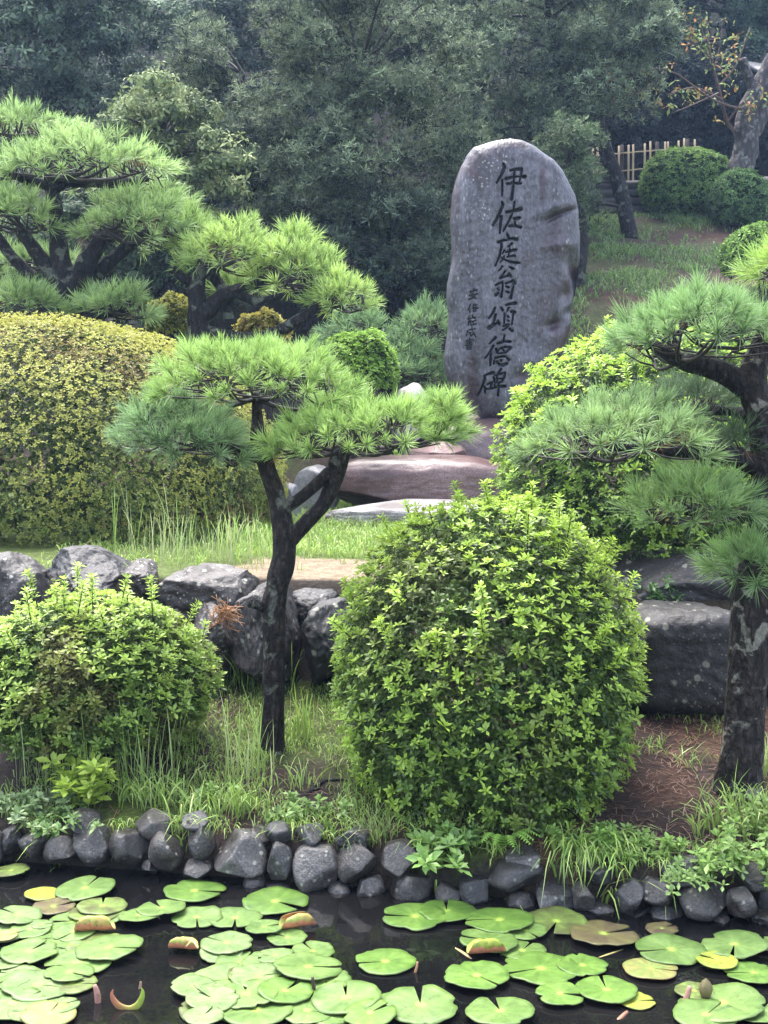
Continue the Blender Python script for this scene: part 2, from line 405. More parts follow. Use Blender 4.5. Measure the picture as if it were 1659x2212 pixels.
M['pale_stone'] = rock_mat('pale_stone', (.18, .175, .18), (.29, .28, .285), (.13, .115, .115), (.5, .5, .48), .36, 2.4, .3, .4, 1, 0)
M['bank'] = rock_mat('pond_stone', (.021, .0205, .022), (.072, .070, .072), (.016, .013, .012), (.25, .25, .25), .30, 7.0, .3, .8, 1, .3, True, 90)
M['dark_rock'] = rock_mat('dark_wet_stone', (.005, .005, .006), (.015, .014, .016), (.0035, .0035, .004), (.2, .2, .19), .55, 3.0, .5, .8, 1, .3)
M['bamboo'] = plain_mat('bamboo', (.40, .31, .20), .45, .25, 9)
M['bamboo_rail'] = plain_mat('bamboo_rail', (.30, .24, .14), .5, .25, 9)
M['post'] = plain_mat('dark_post', (.045, .03, .028), .7, .3, 15)
M['log'] = plain_mat('dark_timber', (.05, .045, .05), .7, .4, 8)
M['roof'] = plain_mat('grey_roof', (.07, .075, .09), .45, .2, 12)

# ------------------------------------------------------------------ terrain
def yedge(x): return 5.22-.2*np.clip(x, -6, 6)
def ybould(x): return 7.3-.62*sstep(.3, 1.3, x)
def ground(x, y, fine=True):
    x = np.asarray(x, float); y = np.asarray(y, float)
    ye = yedge(x); yb = ybould(x)
    low = .165+.167*(y-ye-.12)
    z = np.where(y < yb, low, low+(1.0-low)*sstep(yb, yb+.45, y))
    z = np.where(y > yb+.45, 1.0+.012*(y-8), z)
    hill = .73*np.clip(y-14.8, 0, 3.2)+.335*np.clip(y-18, 0, 6.2)
    z = z+np.where(y > 14.8, hill, 0)*(1-.25*sstep(-1, -6, x))
    z = z+.55*sstep(24.3, 24.7, y)
    z = z+.78*np.clip(y-27.5, 0, 16)
    z = z+(-.45-z)*(1-sstep(ye+.0, ye+.11, y))*(y < ye+.2)
    z = np.where(y < 2.1, -.45+.75*sstep(2.1, 1.7, y), z)
    if fine:
        p = np.column_stack([x.ravel(), y.ravel(), np.zeros(x.size)])
        nz = (.018*fbm(p*3.3, 3, 3)+.03*fbm(p*.9, 4, 2)).reshape(x.shape)
        z = z+nz*(sstep(ye+.1, ye+.3, y))*(1+2.5*sstep(14, 17, y))
    return z
def gz(x, y): return float(ground(np.array([x]), np.array([y]))[0])
def on_ground(px, py, y0=5.0, y1=26.0):
    """where the line of sight through a picture point meets the ground"""
    Y = np.linspace(y0, y1, 1500); P = np.array([W(px, py, v) for v in Y])
    d = P[:, 2]-ground(P[:, 0], P[:, 1]); k = np.nonzero(d < 0)[0]
    return P[k[0]] if len(k) else P[-1]

xs = np.concatenate([np.linspace(-45, -9, 25)[:-1], np.linspace(-9, -3, 41)[:-1], np.linspace(-3, 3, 171)[:-1], np.linspace(3, 9, 41)[:-1], np.linspace(9, 45, 25)])
ys = np.concatenate([np.linspace(-40, 1.5, 15)[:-1], np.linspace(1.5, 4.4, 12)[:-1], np.linspace(4.4, 8.4, 131)[:-1], np.linspace(8.4, 15, 90)[:-1], np.linspace(15, 28, 110)[:-1], np.linspace(28, 45, 25)])
GX, GY = np.meshgrid(xs, ys); GZ = ground(GX, GY)
gv = np.column_stack([GX.ravel(), GY.ravel(), GZ.ravel()])
nx, ny = len(xs), len(ys)
ii = (np.arange(ny-1)[:, None]*nx+np.arange(nx-1)[None, :]).reshape(-1)
gf = np.column_stack([ii, ii+1, ii+nx+1, ii+nx])
q = gv.copy(); q[:, 2] = 0
soil = np.array([.032, .021, .018]); moss = np.array([.045, .07, .013]); litter = np.array([.070, .038, .028]); sand = np.array([.22, .17, .12]); dirt = np.array([.035, .027, .024])
gcol = np.tile(soil, (len(gv), 1))
def blend(mask, c):
    global gcol
    gcol = gcol*(1-mask[:, None])+c*mask[:, None]
X, Y_ = gv[:, 0], gv[:, 1]; n1 = fbm(q*1.7, 21, 4); n2 = fbm(q*3.1, 22, 4); n3 = fbm(q*1.1+5, 23, 4)
low = (Y_ < ybould(X)).astype(float)
blend(low*sstep(.0, .35, n1)*.8, moss)
blend(low*sstep(.35, .75, X)*sstep(-.15, .2, n2)*.9, litter)
blend(low*sstep(-.9, -1.4, X)*sstep(-.2, .3, n2)*.8, dirt)
up = ((Y_ > ybould(X)) & (Y_ < 14.8)).astype(float)
blend(up*.75, np.array([.09, .13, .03]))
pc = on_ground(670, 1235, 7.9)
d = np.hypot((X-pc[0])/.75, (Y_-pc[1])/.62)+.35*n2
blend(up*sstep(1.05, .8, d), sand)
blend(((Y_ > ybould(X)-.05) & (Y_ < ybould(X)+.42))*.95, np.array([.02, .015, .013]))
hl = (Y_ >= 14.8).astype(float)
blend(hl*.9, np.array([.045, .030, .024])); blend(hl*(Y_ < 24)*sstep(-.15, .25, n3)*.6, np.array([.07, .038, .028]))
blend(hl*(Y_ < 24)*sstep(.0, .4, n1)*.7, np.array([.045, .07, .02]))
blend(((Y_ > 15.5) & (X < .142*Y_))*.9, np.array([.012, .011, .011]))
blend((Y_ > 24.6)*.95, np.array([.010, .0095, .010]))
blend((Y_ < yedge(X)+.1).astype(float)*.95, np.array([.03, .026, .022]))
def ground_mat():
    m, n, l, b = newmat('garden_soil')
    a = n.new('ShaderNodeAttribute'); a.attribute_name = 'Col'; tc = n.new('ShaderNodeTexCoord'); src = tc.outputs['Object']
    n1 = noise(n, l, src, 45, 5, .75); n2 = noise(n, l, src, 9, 4, .6)
    r1 = ramp(n, [(.3, (.4,)*3), (.7, (1.65,)*3)]); l.new(n1.outputs[0], r1.inputs[0])
    r2 = ramp(n, [(.3, (.65, .62, .6)), (.7, (1.3, 1.3, 1.25))]); l.new(n2.outputs[0], r2.inputs[0])
    c = mixc(n, l, 1.0, a.outputs['Color'], r1.outputs[0], 'MULTIPLY'); c = mixc(n, l, 1.0, c, r2.outputs[0], 'MULTIPLY')
    l.new(c, b.inputs['Base Color']); b.inputs['Roughness'].default_value = .8; b.inputs['Specular IOR Level'].default_value = .15
    bp = n.new('ShaderNodeBump'); bp.inputs['Strength'].default_value = .8; bp.inputs['Distance'].default_value = .02
    l.new(n1.outputs[0], bp.inputs['Height']); l.new(bp.outputs[0], b.inputs['Normal'])
    return m
tag(add_mesh('ground', gv, gf, ground_mat(), col=gcol, smooth=True), kind='structure', label='sloping garden soil with moss and fallen needles')

def water_mat():
    m, n, l, b = newmat('pond_water')
    b.inputs['Base Color'].default_value = (.006, .006, .006, 1); b.inputs['Roughness'].default_value = .025
    b.inputs['IOR'].default_value = 1.33; b.inputs['Specular IOR Level'].default_value = .5
    tc = n.new('ShaderNodeTexCoord'); z = noise(n, l, tc.outputs['Object'], 7, 3, .5); z2 = noise(n, l, tc.outputs['Object'], 1.3, 4, .6)
    r = ramp(n, [(.45, (.005, .005, .0055)), (.75, (.012, .011, .011))]); l.new(z2.outputs[0], r.inputs[0]); l.new(r.outputs[0], b.inputs['Base Color'])
    bp = n.new('ShaderNodeBump'); bp.inputs['Strength'].default_value = .09; bp.inputs['Distance'].default_value = .02
    l.new(z.outputs[0], bp.inputs['Height']); l.new(bp.outputs[0], b.inputs['Normal'])
    return m
wx = np.array([[-9, 1.4, 0], [9, 1.4, 0], [9, 7.2, 0], [-9, 7.2, 0]], float)
tag(add_mesh('pond_water', wx, np.array([[0, 1, 2, 3]]), water_mat()), kind='structure', label='dark still pond water')

# ------------------------------------------------------------------ the inscribed monument
YM = 13.1
OUT = [(600,97),(680,105),(760,140),(855,215),(905,245),(975,330),(1020,420),(1060,500),(1080,590),(1085,680),(1100,790),(1098,880),(1095,960),(1085,1050),(1070,1130),(1050,1230),(1040,1320),(1035,1420),(1010,1520),(965,1650),(890,1800),(790,1950),(670,2055),(540,2098),
       (430,2094),(385,2075),(360,2040),(330,1990),(280,1940),(210,1880),(150,1790),(130,1700),(128,1640),(140,1560),(160,1440),(165,1330),(150,1230),(148,1150),(165,1060),(185,960),(185,880),(190,800),(178,700),(180,600),(190,500),(215,400),(250,300),(290,220),(340,160),(440,125),(520,103)]
def crop_to_P(u, v, x0, y0, s): return ((x0+u/s)*.54004, (y0+v/s)*.54004)
out_w = np.array([W(*crop_to_P(u, v, 1700, 500, 1.77), YM)[[0, 2]] for u, v in OUT])
it = int(np.argmax(out_w[:, 1])); ib = int(np.argmin(out_w[:, 1]))
right = out_w[it:ib+1]; left = np.vstack([out_w[ib:], out_w[:it+1]])
zt, zb = out_w[it, 1], out_w[ib, 1]
nr, ncol = 560, 270
tt = np.linspace(0, 1, nr); tt = .5*tt+.5*(.5-.5*np.cos(np.pi*tt)); rows = zb+(zt-zb)*tt
def edge_x(poly, z):
    o = np.argsort(poly[:, 1], kind='stable'); return np.interp(z, poly[o, 1], poly[o, 0])
xr, xl = edge_x(right, rows), edge_x(left, rows)
k = np.exp(-.5*(np.arange(-4, 5)/1.6)**2); k /= k.sum()
def smooth_e(a): return np.convolve(np.pad(a, 4, mode='reflect', reflect_type='odd'), k, 'valid')
xr, xl = smooth_e(xr), smooth_e(xl)
wob = .012*fbm(np.column_stack([rows*4, rows*0, rows*0]), 5, 3); xr += wob; xl += .012*fbm(np.column_stack([rows*4, rows*0+9, rows*0]), 6, 3)
ss = np.linspace(0, 1, ncol); ss = .62*ss+.38*(.5-.5*np.cos(np.pi*ss))
SX = xl[:, None]+(xr-xl)[:, None]*ss[None, :]; SZ = np.repeat(rows[:, None], ncol, 1)
# distance to the outline
dens = []
cl = np.vstack([np.column_stack([xr, rows]), np.column_stack([xl, rows])[::-1]])
flat = np.column_stack([SX.ravel(), SZ.ravel()])
dist = np.full(len(flat), 9.0)
for c in np.array_split(cl, 40):
    dist = np.minimum(dist, np.sqrt(((flat[:, None, :]-c[None])**2).sum(-1)).min(1))
dist = dist.reshape(nr, ncol)
def uv(u, v): return W(*crop_to_P(u, v, 1700, 500, 1.77), YM)[[0, 2]]
p3 = np.column_stack([SX.ravel(), np.zeros(SX.size), SZ.ravel()])
R0 = .24; e = np.clip(dist/R0, 0, 1); prof = np.sqrt(np.clip(1-(1-e)**2, 0, 1))
front = -.17*prof
front += (-.018*fbm(p3*2.2, 31, 4)-.008*fbm(p3*9, 32, 4)-.004*fbm(p3*30, 37, 3)).reshape(nr, ncol)*prof
def dent(u, v, su, sv, depth, ang=0):
    global front
    c = uv(u, v); dx, dz = SX-c[0], SZ-c[1]; ca, sa = math.cos(ang), math.sin(ang)
    a, b_ = dx*ca+dz*sa, -dx*sa+dz*ca
    front = front+depth*np.exp(-(a/su)**2-(b_/sv)**2)
# chipped right flank, ledges and the swelling low on the face
for a in [(1065,1075,.07,.15,.15,.3),(1000,1200,.07,.10,.06,-.5),(900,1420,.09,.06,.075,.6),(1010,1330,.08,.05,.03,.3),(960,640,.17,.026,.042,.35),(870,690,.12,.02,.018,.5),(900,600,.16,.05,-.03,.35),(960,860,.14,.06,-.035,.1),(740,1680,.13,.08,-.04,.15),(680,1780,.10,.05,.03,.2),(330,1780,.07,.22,.02,.1),(250,250,.16,.1,.02,.4),(240,880,.05,.12,.02,0),(820,420,.035,.22,.012,.0),(200,1150,.06,.05,.015,0),(850,330,.12,.05,.02,-.5)]:
    dent(*a)
# inscription: strokes (point, point, ...) of (u, v, width) read in the four enlargements of the face
CH = {}
CH['伊'] = ('A', [[(905,200,50),(930,280,70),(880,400,60),(820,510,50),(755,610,45)],[(878,550,45),(880,680,45),(878,900,35)],[(1050,345,40),(1180,315,60),(1300,310,80)],[(1310,330,60),(1290,470,35),(1250,620,28)],[(965,525,70),(1110,490,45),(1250,475,34),(1380,480,80)],[(1000,640,60),(1110,620,45),(1290,625,55)],[(1150,360,38),(1130,600,42),(1110,800,50),(1085,980,60)]])
CH['佐'] = ('A', [[(870,1040,40),(895,1110,55),(820,1290,60),(740,1450,65),(675,1550,50)],[(855,1370,60),(845,1500,55),(825,1730,40)],[(975,1270,60),(1120,1240,60),(1290,1200,80)],[(1150,1040,40),(1130,1200,40),(1060,1400,45),(905,1680,40)],[(1135,1405,50),(1260,1395,70)],[(1165,1470,40),(1165,1560,50)],[(1040,1575,55),(1160,1560,55),(1290,1600,60)]])
CH['庭'] = ('B', [[(815,230,45),(850,330,70)],[(580,440,60),(720,390,55),(840,370,40),(950,345,60),(1060,360,80)],[(660,480,45),(675,550,60),(620,780,45),(515,1030,40)],[(930,470,60),(830,555,30)],[(880,540,34),(860,700,34),(840,800,34)],[(780,690,40),(900,650,50),(1030,630,75)],[(740,650,45),(690,740,30)],[(815,810,40),(900,790,45),(1000,785,60)],[(735,785,34),(730,850,34),(640,945,26)],[(660,825,30),(780,890,40),(900,940,55),(1040,955,70),(1130,960,40)]])
CH['翁'] = ('B', [[(695,1050,50),(610,1155,28)],[(870,1060,38),(970,1115,55)],[(760,1170,50),(700,1260,34),(650,1330,50)],[(640,1340,60),(760,1305,45),(880,1265,45)],[(860,1225,40),(900,1300,60)],[(520,1525,45),(610,1475,50),(700,1440,45)],[(705,1450,40),(700,1620,38),(665,1810,60)],[(570,1600,40),(605,1645,45)],[(600,1715,40),(530,1765,75)],[(780,1480,45),(890,1440,50),(970,1410,60),(1010,1480,70)],[(975,1480,45),(950,1650,45),(900,1840,80)],[(780,1550,28),(850,1575,55)],[(780,1675,28),(850,1705,55)]])
CH['頌'] = ('C', [[(870,205,35),(980,175,45),(1070,165,55)],[(780,260,40),(810,310,40)],[(930,260,40),(900,325,28)],[(850,370,32),(845,470,32),(835,570,28)],[(985,335,50),(1055,345,50)],[(1020,340,40),(1010,470,32),(990,600,28)],[(905,425,30),(930,450,35)],[(900,510,30),(930,525,35)],[(820,625,35),(930,595,45),(890,660,32),(800,715,24)],[(940,675,35),(1000,720,55)],[(655,260,45),(620,350,45),(535,470,28)],[(665,400,45),(640,500,40),(610,590,30)],[(540,660,70),(620,610,55),(710,560,40)],[(710,520,35),(740,590,45)]])
CH['徳'] = ('C', [[(665,860,50),(600,920,40),(545,980,28)],[(615,1030,45),(550,1150,40),(450,1280,28)],[(570,1150,40),(560,1300,45),(555,1410,40)],[(840,815,40),(825,930,32)],[(700,980,45),(820,945,45)],[(870,935,40),(960,940,50)],[(670,1090,40),(695,1165,35)],[(755,1075,30),(870,1045,35),(970,1060,50)],[(970,1070,50),(900,1130,40),(860,1170,35)],[(725,1180,27),(860,1165,30)],[(745,1085,25),(720,1130,25)],[(800,1095,25),(840,1135,25)],[(655,1270,40),(770,1240,35),(870,1235,40)],[(635,1320,30),(630,1380,40)],[(690,1345,35),(740,1400,50),(820,1415,65),(885,1380,60)],[(770,1310,35),(775,1330,40)],[(900,1275,50),(930,1305,55)]])
CH['碑'] = ('C', [[(430,1630,35),(520,1590,45),(620,1565,60)],[(450,1670,45),(400,1830,40),(315,2010,28)],[(445,1840,35),(455,1970,35)],[(490,1800,35),(590,1760,45),(560,1890,40)],[(475,1895,30),(570,1885,30)],[(775,1495,45),(720,1570,35)],[(625,1660,35),(640,1750,35)],[(640,1620,30),(760,1590,40),(850,1570,50),(840,1660,45),(790,1750,40)],[(690,1640,28),(700,1760,28)],[(650,1700,24),(800,1680,24)],[(650,1770,28),(790,1750,30)],[(600,1880,35),(700,1850,40),(860,1835,60)],[(640,1800,26),(655,1870,30)],[(725,1780,40),(725,1900,45),(710,2030,35)]])
w_ = 21
def pl(*pts): return [(u, v, w_) for u, v in pts]
CH['安'] = ('D', [pl((800,580),(815,610)),pl((720,650),(740,680)),pl((735,648),(880,600),(860,640)),pl((700,735),(890,700)),pl((790,670),(745,740),(860,805)),pl((850,700),(790,780),(690,820))])
CH['倍'] = ('D', [pl((735,925),(670,1070)),pl((712,1040),(715,1110)),pl((780,945),(870,935)),pl((825,920),(830,940)),pl((790,970),(800,1010)),pl((860,970),(840,1010)),pl((770,1020),(890,1010)),pl((790,1050),(795,1090)),pl((790,1050),(850,1045),(845,1090)),pl((795,1090),(845,1088))])
CH['能'] = ('D', [pl((710,1190),(670,1260),(740,1240)),pl((690,1290),(680,1390)),pl((690,1290),(730,1290),(735,1390)),pl((690,1330),(730,1328)),pl((775,1180),(780,1230),(840,1220)),pl((760,1310),(850,1280)),pl((780,1320),(790,1380),(850,1360)),pl((755,1390),(800,1385))])
CH['成'] = ('D', [pl((700,1500),(830,1475)),pl((755,1440),(770,1530),(840,1650)),pl((665,1510),(640,1630)),pl((690,1560),(735,1550),(720,1610)),pl((790,1570),(740,1640))])
CH['書'] = ('D', [pl((640,1730),(770,1700)),pl((700,1670),(700,1860)),pl((625,1760),(800,1730)),pl((640,1800),(760,1780)),pl((610,1840),(770,1815)),pl((645,1850),(740,1835)),pl((640,1880),(645,1930)),pl((640,1880),(740,1870),(735,1925)),pl((650,1905),(735,1900)),pl((645,1928),(735,1925))])
CROP = {'A': (1850, 620, 5.53), 'B': (1900, 900, 6.32), 'C': (1850, 1180, 5.027), 'D': (1750, 1050, 5.53)}
YF = YM-.17                                   # plane of the face, where the strokes lie
def stroke_pt(u, v, c):
    x0, y0, s = CROP[c]; px, py = crop_to_P(u, v, x0, y0, s); return W(px, py, YF)[[0, 2]]
carve = np.zeros((nr, ncol)); owner = np.full((nr, ncol), -1)
mpp = YF/FPX*.54004
for ci, (ch, (c, strokes)) in enumerate(CH.items()):
    small = c == 'D'
    for st in strokes:
        P = np.array([[*stroke_pt(u, v, c), .5*wd_/CROP[c][2]*mpp*(1.02 if not small else 1.15)] for u, v, wd_ in st])
        lo, hi = P[:, :2].min(0)-.05, P[:, :2].max(0)+.05
        ri = np.nonzero((rows > lo[1]) & (rows < hi[1]))[0]
        if not len(ri): continue
        sl = slice(ri[0], ri[-1]+1); x, z = SX[sl], SZ[sl]; best = np.full(x.shape, 9.0)
        for a, b_ in zip(P[:-1], P[1:]):
            dx, dz = b_[0]-a[0], b_[1]-a[1]; L2 = dx*dx+dz*dz+1e-12
            t = np.clip(((x-a[0])*dx+(z-a[1])*dz)/L2, 0, 1)
            best = np.minimum(best, np.hypot(x-a[0]-t*dx, z-a[1]-t*dz)-(a[2]+t*(b_[2]-a[2])))
        cv = sstep(.003, -.004, best)
        own = owner[sl]; own[cv > .5] = ci
        carve[sl] = np.maximum(carve[sl], cv*(.045 if not small else .018))
front = front+carve
back = .17*prof+.03*fbm(p3*1.6, 35, 4).reshape(nr, ncol)*prof
FV = np.column_stack([SX.ravel(), (YM+front).ravel(), SZ.ravel()])
ii = (np.arange(nr-1)[:, None]*ncol+np.arange(ncol-1)[None, :])
fq = np.stack([ii, ii+1, ii+ncol+1, ii+ncol], -1)
own4 = np.stack([owner[:-1, :-1], owner[:-1, 1:], owner[1:, 1:], owner[1:, :-1]], -1)
fown = np.where((own4 >= 0).sum(-1) >= 2, own4.max(-1), -1)
mon = thing('stone_monument', 'tall upright grey stone slab carved with a column of large characters darkened by painted shade', 'monument', (uv(540, 2098)[0], YM, zb))
def sub_mesh(V, F):
    u, inv = np.unique(F, return_inverse=True); return V[u], inv.reshape(F.shape)
v_, f_ = sub_mesh(FV, fq[fown == -1])
st = 4; BI = np.arange(0, nr, st); BI = np.unique(np.append(BI, nr-1)); BJ = np.unique(np.append(np.arange(0, ncol, st), ncol-1))
BV = np.column_stack([SX[np.ix_(BI, BJ)].ravel(), (YM+back)[np.ix_(BI, BJ)].ravel(), SZ[np.ix_(BI, BJ)].ravel()])
nb = len(BJ); jj = (np.arange(len(BI)-1)[:, None]*nb+np.arange(nb-1)[None, :]).reshape(-1)
bq = np.column_stack([jj, jj+nb, jj+nb+1, jj+1])
allv = np.vstack([v_, BV]); sc_ = np.zeros((len(allv), 3))
def spot(ch_, u, v, su, sv, amp, ang=0):
    c = uv(u, v); dx, dz = allv[:, 0]-c[0], allv[:, 2]-c[1]; ca, sa = math.cos(ang), math.sin(ang)
    sc_[:, ch_] = np.maximum(sc_[:, ch_], amp*np.exp(-((dx*ca+dz*sa)/su)**2-((-dx*sa+dz*ca)/sv)**2))
for a in [(820,430,.05,.28,.75,0),(640,150,.20,.07,.6,-.1),(390,260,.14,.08,.55,.2),(960,630,.20,.035,.65,.4),(330,1780,.07,.34,.8,.05),(690,1800,.10,.09,.7,.3),(1000,1180,.10,.20,.6,.2),(900,1420,.12,.10,.6,.5),(400,1560,.09,.16,.5,0),(1040,1040,.08,.1,.6,0),(480,2060,.25,.05,.6,0),(720,250,.2,.05,.45,-.3)]: spot(0, *a)
for a in [(480,300,.30,.10,.62,0),(390,430,.24,.24,.58,0),(400,640,.22,.34,.50,0),(330,900,.2,.4,.42,0),(560,230,.12,.1,.6,0),(830,1000,.3,.4,.36,0),(300,1500,.2,.4,.36,0)]: spot(1, *a)
slab_o = add_mesh('slab', allv, [f_, bq+len(v_)], M['monument'], mon, col=sc_, smooth=True)
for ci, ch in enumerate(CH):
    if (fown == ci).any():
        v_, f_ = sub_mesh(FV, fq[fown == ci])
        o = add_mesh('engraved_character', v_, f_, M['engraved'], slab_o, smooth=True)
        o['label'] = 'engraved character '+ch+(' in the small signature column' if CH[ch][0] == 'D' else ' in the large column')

# ------------------------------------------------------------------ rocks
def rock_box(name, px0, py0, px1, py1, Y, depth, mat, seed, label=None, cat='boulder', group=None, parent=None, sub=4, zbase=None, tilt=0, **kw):
    """a stone whose outline seen from the path fills the given picture box at distance Y"""
    a, b_ = W(px0, py1, Y), W(px1, py0, Y)
    if zbase is not None: a[2] = zbase
    c = (a+b_)/2; hs_ = np.array([abs(b_[0]-a[0])/2, depth/2, abs(b_[2]-a[2])/2])
    v, f = rock_shape(seed, sub, **kw)
    if tilt:
        ca, sa = math.cos(tilt), math.sin(tilt); v = np.column_stack([v[:, 0]*ca-v[:, 2]*sa, v[:, 1], v[:, 0]*sa+v[:, 2]*ca])
        v = v/np.abs(v).max(0)
    V = v*hs_+np.array([c[0], Y+depth*.35, c[2]])
    if parent is None:
        o = add_mesh(name, V, f, M[mat], smooth=True, at=(c[0], Y+depth*.35, V[:, 2].min())); tag(o, label, cat, group)
    else: o = add_mesh(name, V, f, M[mat], parent, smooth=True)
    return o
rock_box('base_rock', 872, 896, 1190, 1020, 12.75, 1.5, 'red_stone', 41, 'broad reddish rock directly under the tall inscribed stone', sub=5, zbase=.95, cuts=6, cut=(.8, .98), boxy=2.8)
rock_box('wedge_rock', 882, 955, 1010, 998, 12.25, .45, 'red_stone', 42, 'thin brown wedge of rock lying left in front of the monument base', sub=4, cuts=7, cut=(.6, .9))
rock_box('flat_boulder', 712, 985, 1120, 1110, 11.7, .95, 'red_stone', 43, 'long low reddish boulder with pale flat top, below the monument', sub=5, zbase=1.0, cuts=6, cut=(.8, .98), rough=.05, boxy=3.5)
rock_box('stepping_slab', 700, 1086, 1080, 1142, 10.85, .95, 'pale_stone', 44, 'flat pale grey stone slab lying on the grass', cat='stone slab', sub=5, zbase=.98, cuts=6, cut=(.8, .98), rough=.04, boxy=3.5)
rock_box('white_stone', 845, 826, 935, 900, 12.6, .5, 'pale_stone', 45, 'smooth pale stone peeping over the right pad of the front pine', zbase=1.5, cuts=6, cut=(.8, .98))
rock_box('edge_stone', 630, 1005, 735, 1062, 11.9, .5, 'pale_stone', 46, 'pale low stone left of the long reddish boulder', zbase=1.0, cuts=7)
rock_box('edge_stone', 596, 1042, 650, 1092, 11.2, .35, 'pale_stone', 47, 'small whitish stone half hidden behind the fork of the front pine', zbase=1.0, cuts=7)
BL = [(-70,1196,85,1420,7.3,.8,'boulder','big dark boulder at the left edge of the picture'),
      (72,1188,262,1330,7.65,.8,'boulder','broad flat-topped boulder with a pale crest, behind the left azalea'),
      (252,1218,330,1300,7.5,.4,'boulder','small dark knobbly rock between two broad pale-topped boulders'),
      (325,1224,562,1400,7.5,.7,'boulder','long boulder with a white sloping top, left of the front pine trunk'),
      (390,1312,500,1480,7.15,.5,'boulder','low grey rock beside the tuft of orange dead needles'),
      (478,1262,642,1490,7.0,.65,'boulder','large grey boulder straight behind the front pine trunk'),
      (616,1276,728,1375,7.5,.5,'boulder','leaning wrinkled slab of rock just right of the front pine trunk'),
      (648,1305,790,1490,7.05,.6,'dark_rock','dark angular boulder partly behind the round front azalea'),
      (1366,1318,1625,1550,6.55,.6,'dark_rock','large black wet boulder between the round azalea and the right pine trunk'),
      (1570,1330,1760,1530,6.75,.6,'dark_rock','black boulder behind the right pine trunk at the picture edge'),(1330,1200,1760,1400,7.15,.7,'dark_rock','added dark rock ledge standing for the shade under the tall azalea'),  # ledge added as a dark stand-in for the shade below the azalea
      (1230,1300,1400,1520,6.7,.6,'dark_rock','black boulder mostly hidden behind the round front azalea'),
      (800,1300,1000,1480,7.1,.6,'boulder','boulder hidden behind the crown of the round azalea'),(1000,1300,1240,1480,7.0,.6,'boulder','long boulder hidden behind the round azalea')]
for k_, (a, b_, c, d_, Y, dp, mt, lb) in enumerate(BL):
    if 'hidden behind the crown' in lb or 'long boulder hidden' in lb: continue
    wide = 'large black wet' in lb or 'ledge' in lb
    rock_box('boulder', a, b_, c, d_, Y, dp, mt, 60+k_, lb, group='boulders holding up the terrace', sub=5, cuts=4 if wide else 11, cut=(.9, 1.1) if wide else (.66, .98), rough=.07 if wide else .15, boxy=6 if wide else 3.2, fine=.035)
# stones of the pond edge: each a part of the wall
wall = thing('pond_edge_wall', 'low dry wall of dark rounded stones along the pond', 'stone wall', (0, 5.25, 0))
S7 = [(0,270,75,385),(80,280,200,410),(180,305,330,432),(300,265,480,432),(465,280,640,462),(640,290,780,462),(612,410,672,465),(810,270,920,405),(788,412,912,500),(915,300,1150,492),(1045,475,1140,545),(1155,335,1262,502),(1130,505,1268,552),(1265,355,1462,558),(1412,510,1518,602),(1450,350,1622,507),(1530,480,1662,600),
      (285,190,410,262),(585,200,725,290),(775,195,895,262),(1060,260,1155,345),(1155,245,1255,312),(1285,250,1395,335),(1460,260,1585,345),(-90,280,10,420)]
S8 = [(0,320,147,492),(30,475,212,615),(225,520,335,610),(328,480,475,640),(455,430,722,548),(545,365,665,432),(512,555,662,668),(652,530,828,658),(815,520,915,632),(878,610,1012,700),(1005,500,1132,640),(1012,630,1162,702),(1118,500,1285,604),(1155,610,1302,692),(1285,520,1502,655),(1425,650,1502,690),(1495,540,1625,660),(1605,640,1740,700),
      (1225,400,1402,490),(1445,380,1525,455),(860,440,1010,520),(1540,450,1700,545),(1640,540,1760,650)]
sw = 0
for u0, S in ((0, S7), (829.5, S8)):
    for (a, b_, c, d_) in S:
        px0, px1, py0, py1 = u0+a/2, u0+c/2, 1659+b_/2, 1659+d_/2
        if u0 == 0 and b_ < 262 or u0 and b_ < 410: py0 += 7; py1 += 12; px0 -= 6; px1 += 6      # upper course, bedded in the soil
        xc = (px0+px1)/2; x_ = (xc-CX)/FPX*5.4; lift = (1659+ (600 if u0 == 0 else 660)/2-py1)
        Y = float(yedge(x_))-.012+max(0, min(.16, (W(xc, py1, float(yedge(x_)))[2])*.55))
        dp = min(.26, .9*(px1-px0)/FPX*5.4+.05)
        rock_box('stone', px0-2, py0-2, px1+2, py1+3, Y, dp, 'bank', 200+sw, parent=wall, sub=3, cuts=10, cut=(.60, .92), rough=.07, boxy=2.6, tilt=[0, .25, -.25][sw % 3], fine=.01)
        sw += 1

# ------------------------------------------------------------------ bamboo fence, timber step, roof
YFN = 24.9
fen = thing('bamboo_fence', 'low lattice fence of pale bamboo with dark posts on the terrace', 'fence', W(1400, 372, YFN))
def fx(px, py): return W(px, py, YFN)
def fence_line(px, row):   # row 0 top rail, 1 mid, 2 low; the fence climbs to the right
    return [335-.085*(px-1290), 373-.085*(px-1290), 410-.08*(px-1290)][row]
def rod(p, q_, r, name, mat, sides=7, parent=fen):
    V, F3, F4 = tube([p, (p+q_)/2, q_], [r, r, r*.97], sides, 2); g = Geo(); g.add(V, F3, F4); g.build(name, mat, parent, smooth=True)
for row in range(3):
    rod(fx(1268, fence_line(1268, row))+[0, .03, 0], fx(1512, fence_line(1512, row))+[0, .03, 0], .014, 'rail', M['bamboo_rail'])
for px in (1280,1290,1318,1327,1336,1357,1367,1392,1404,1436,1442,1465,1477,1500,1508):
    if px in (1327, 1508): continue
    t = 16 if px not in (1404, 1477) else 20
    rod(fx(px, fence_line(px, 2)+14), fx(px+1, fence_line(px, 0)-t), .020, 'picket', M['bamboo'])
for px in (1345, 1421, 1487):
    rod(fx(px, fence_line(px, 2)+18)+[0, .06, 0], fx(px, fence_line(px, 0)-18)+[0, .06, 0], .036, 'post', M['post'])
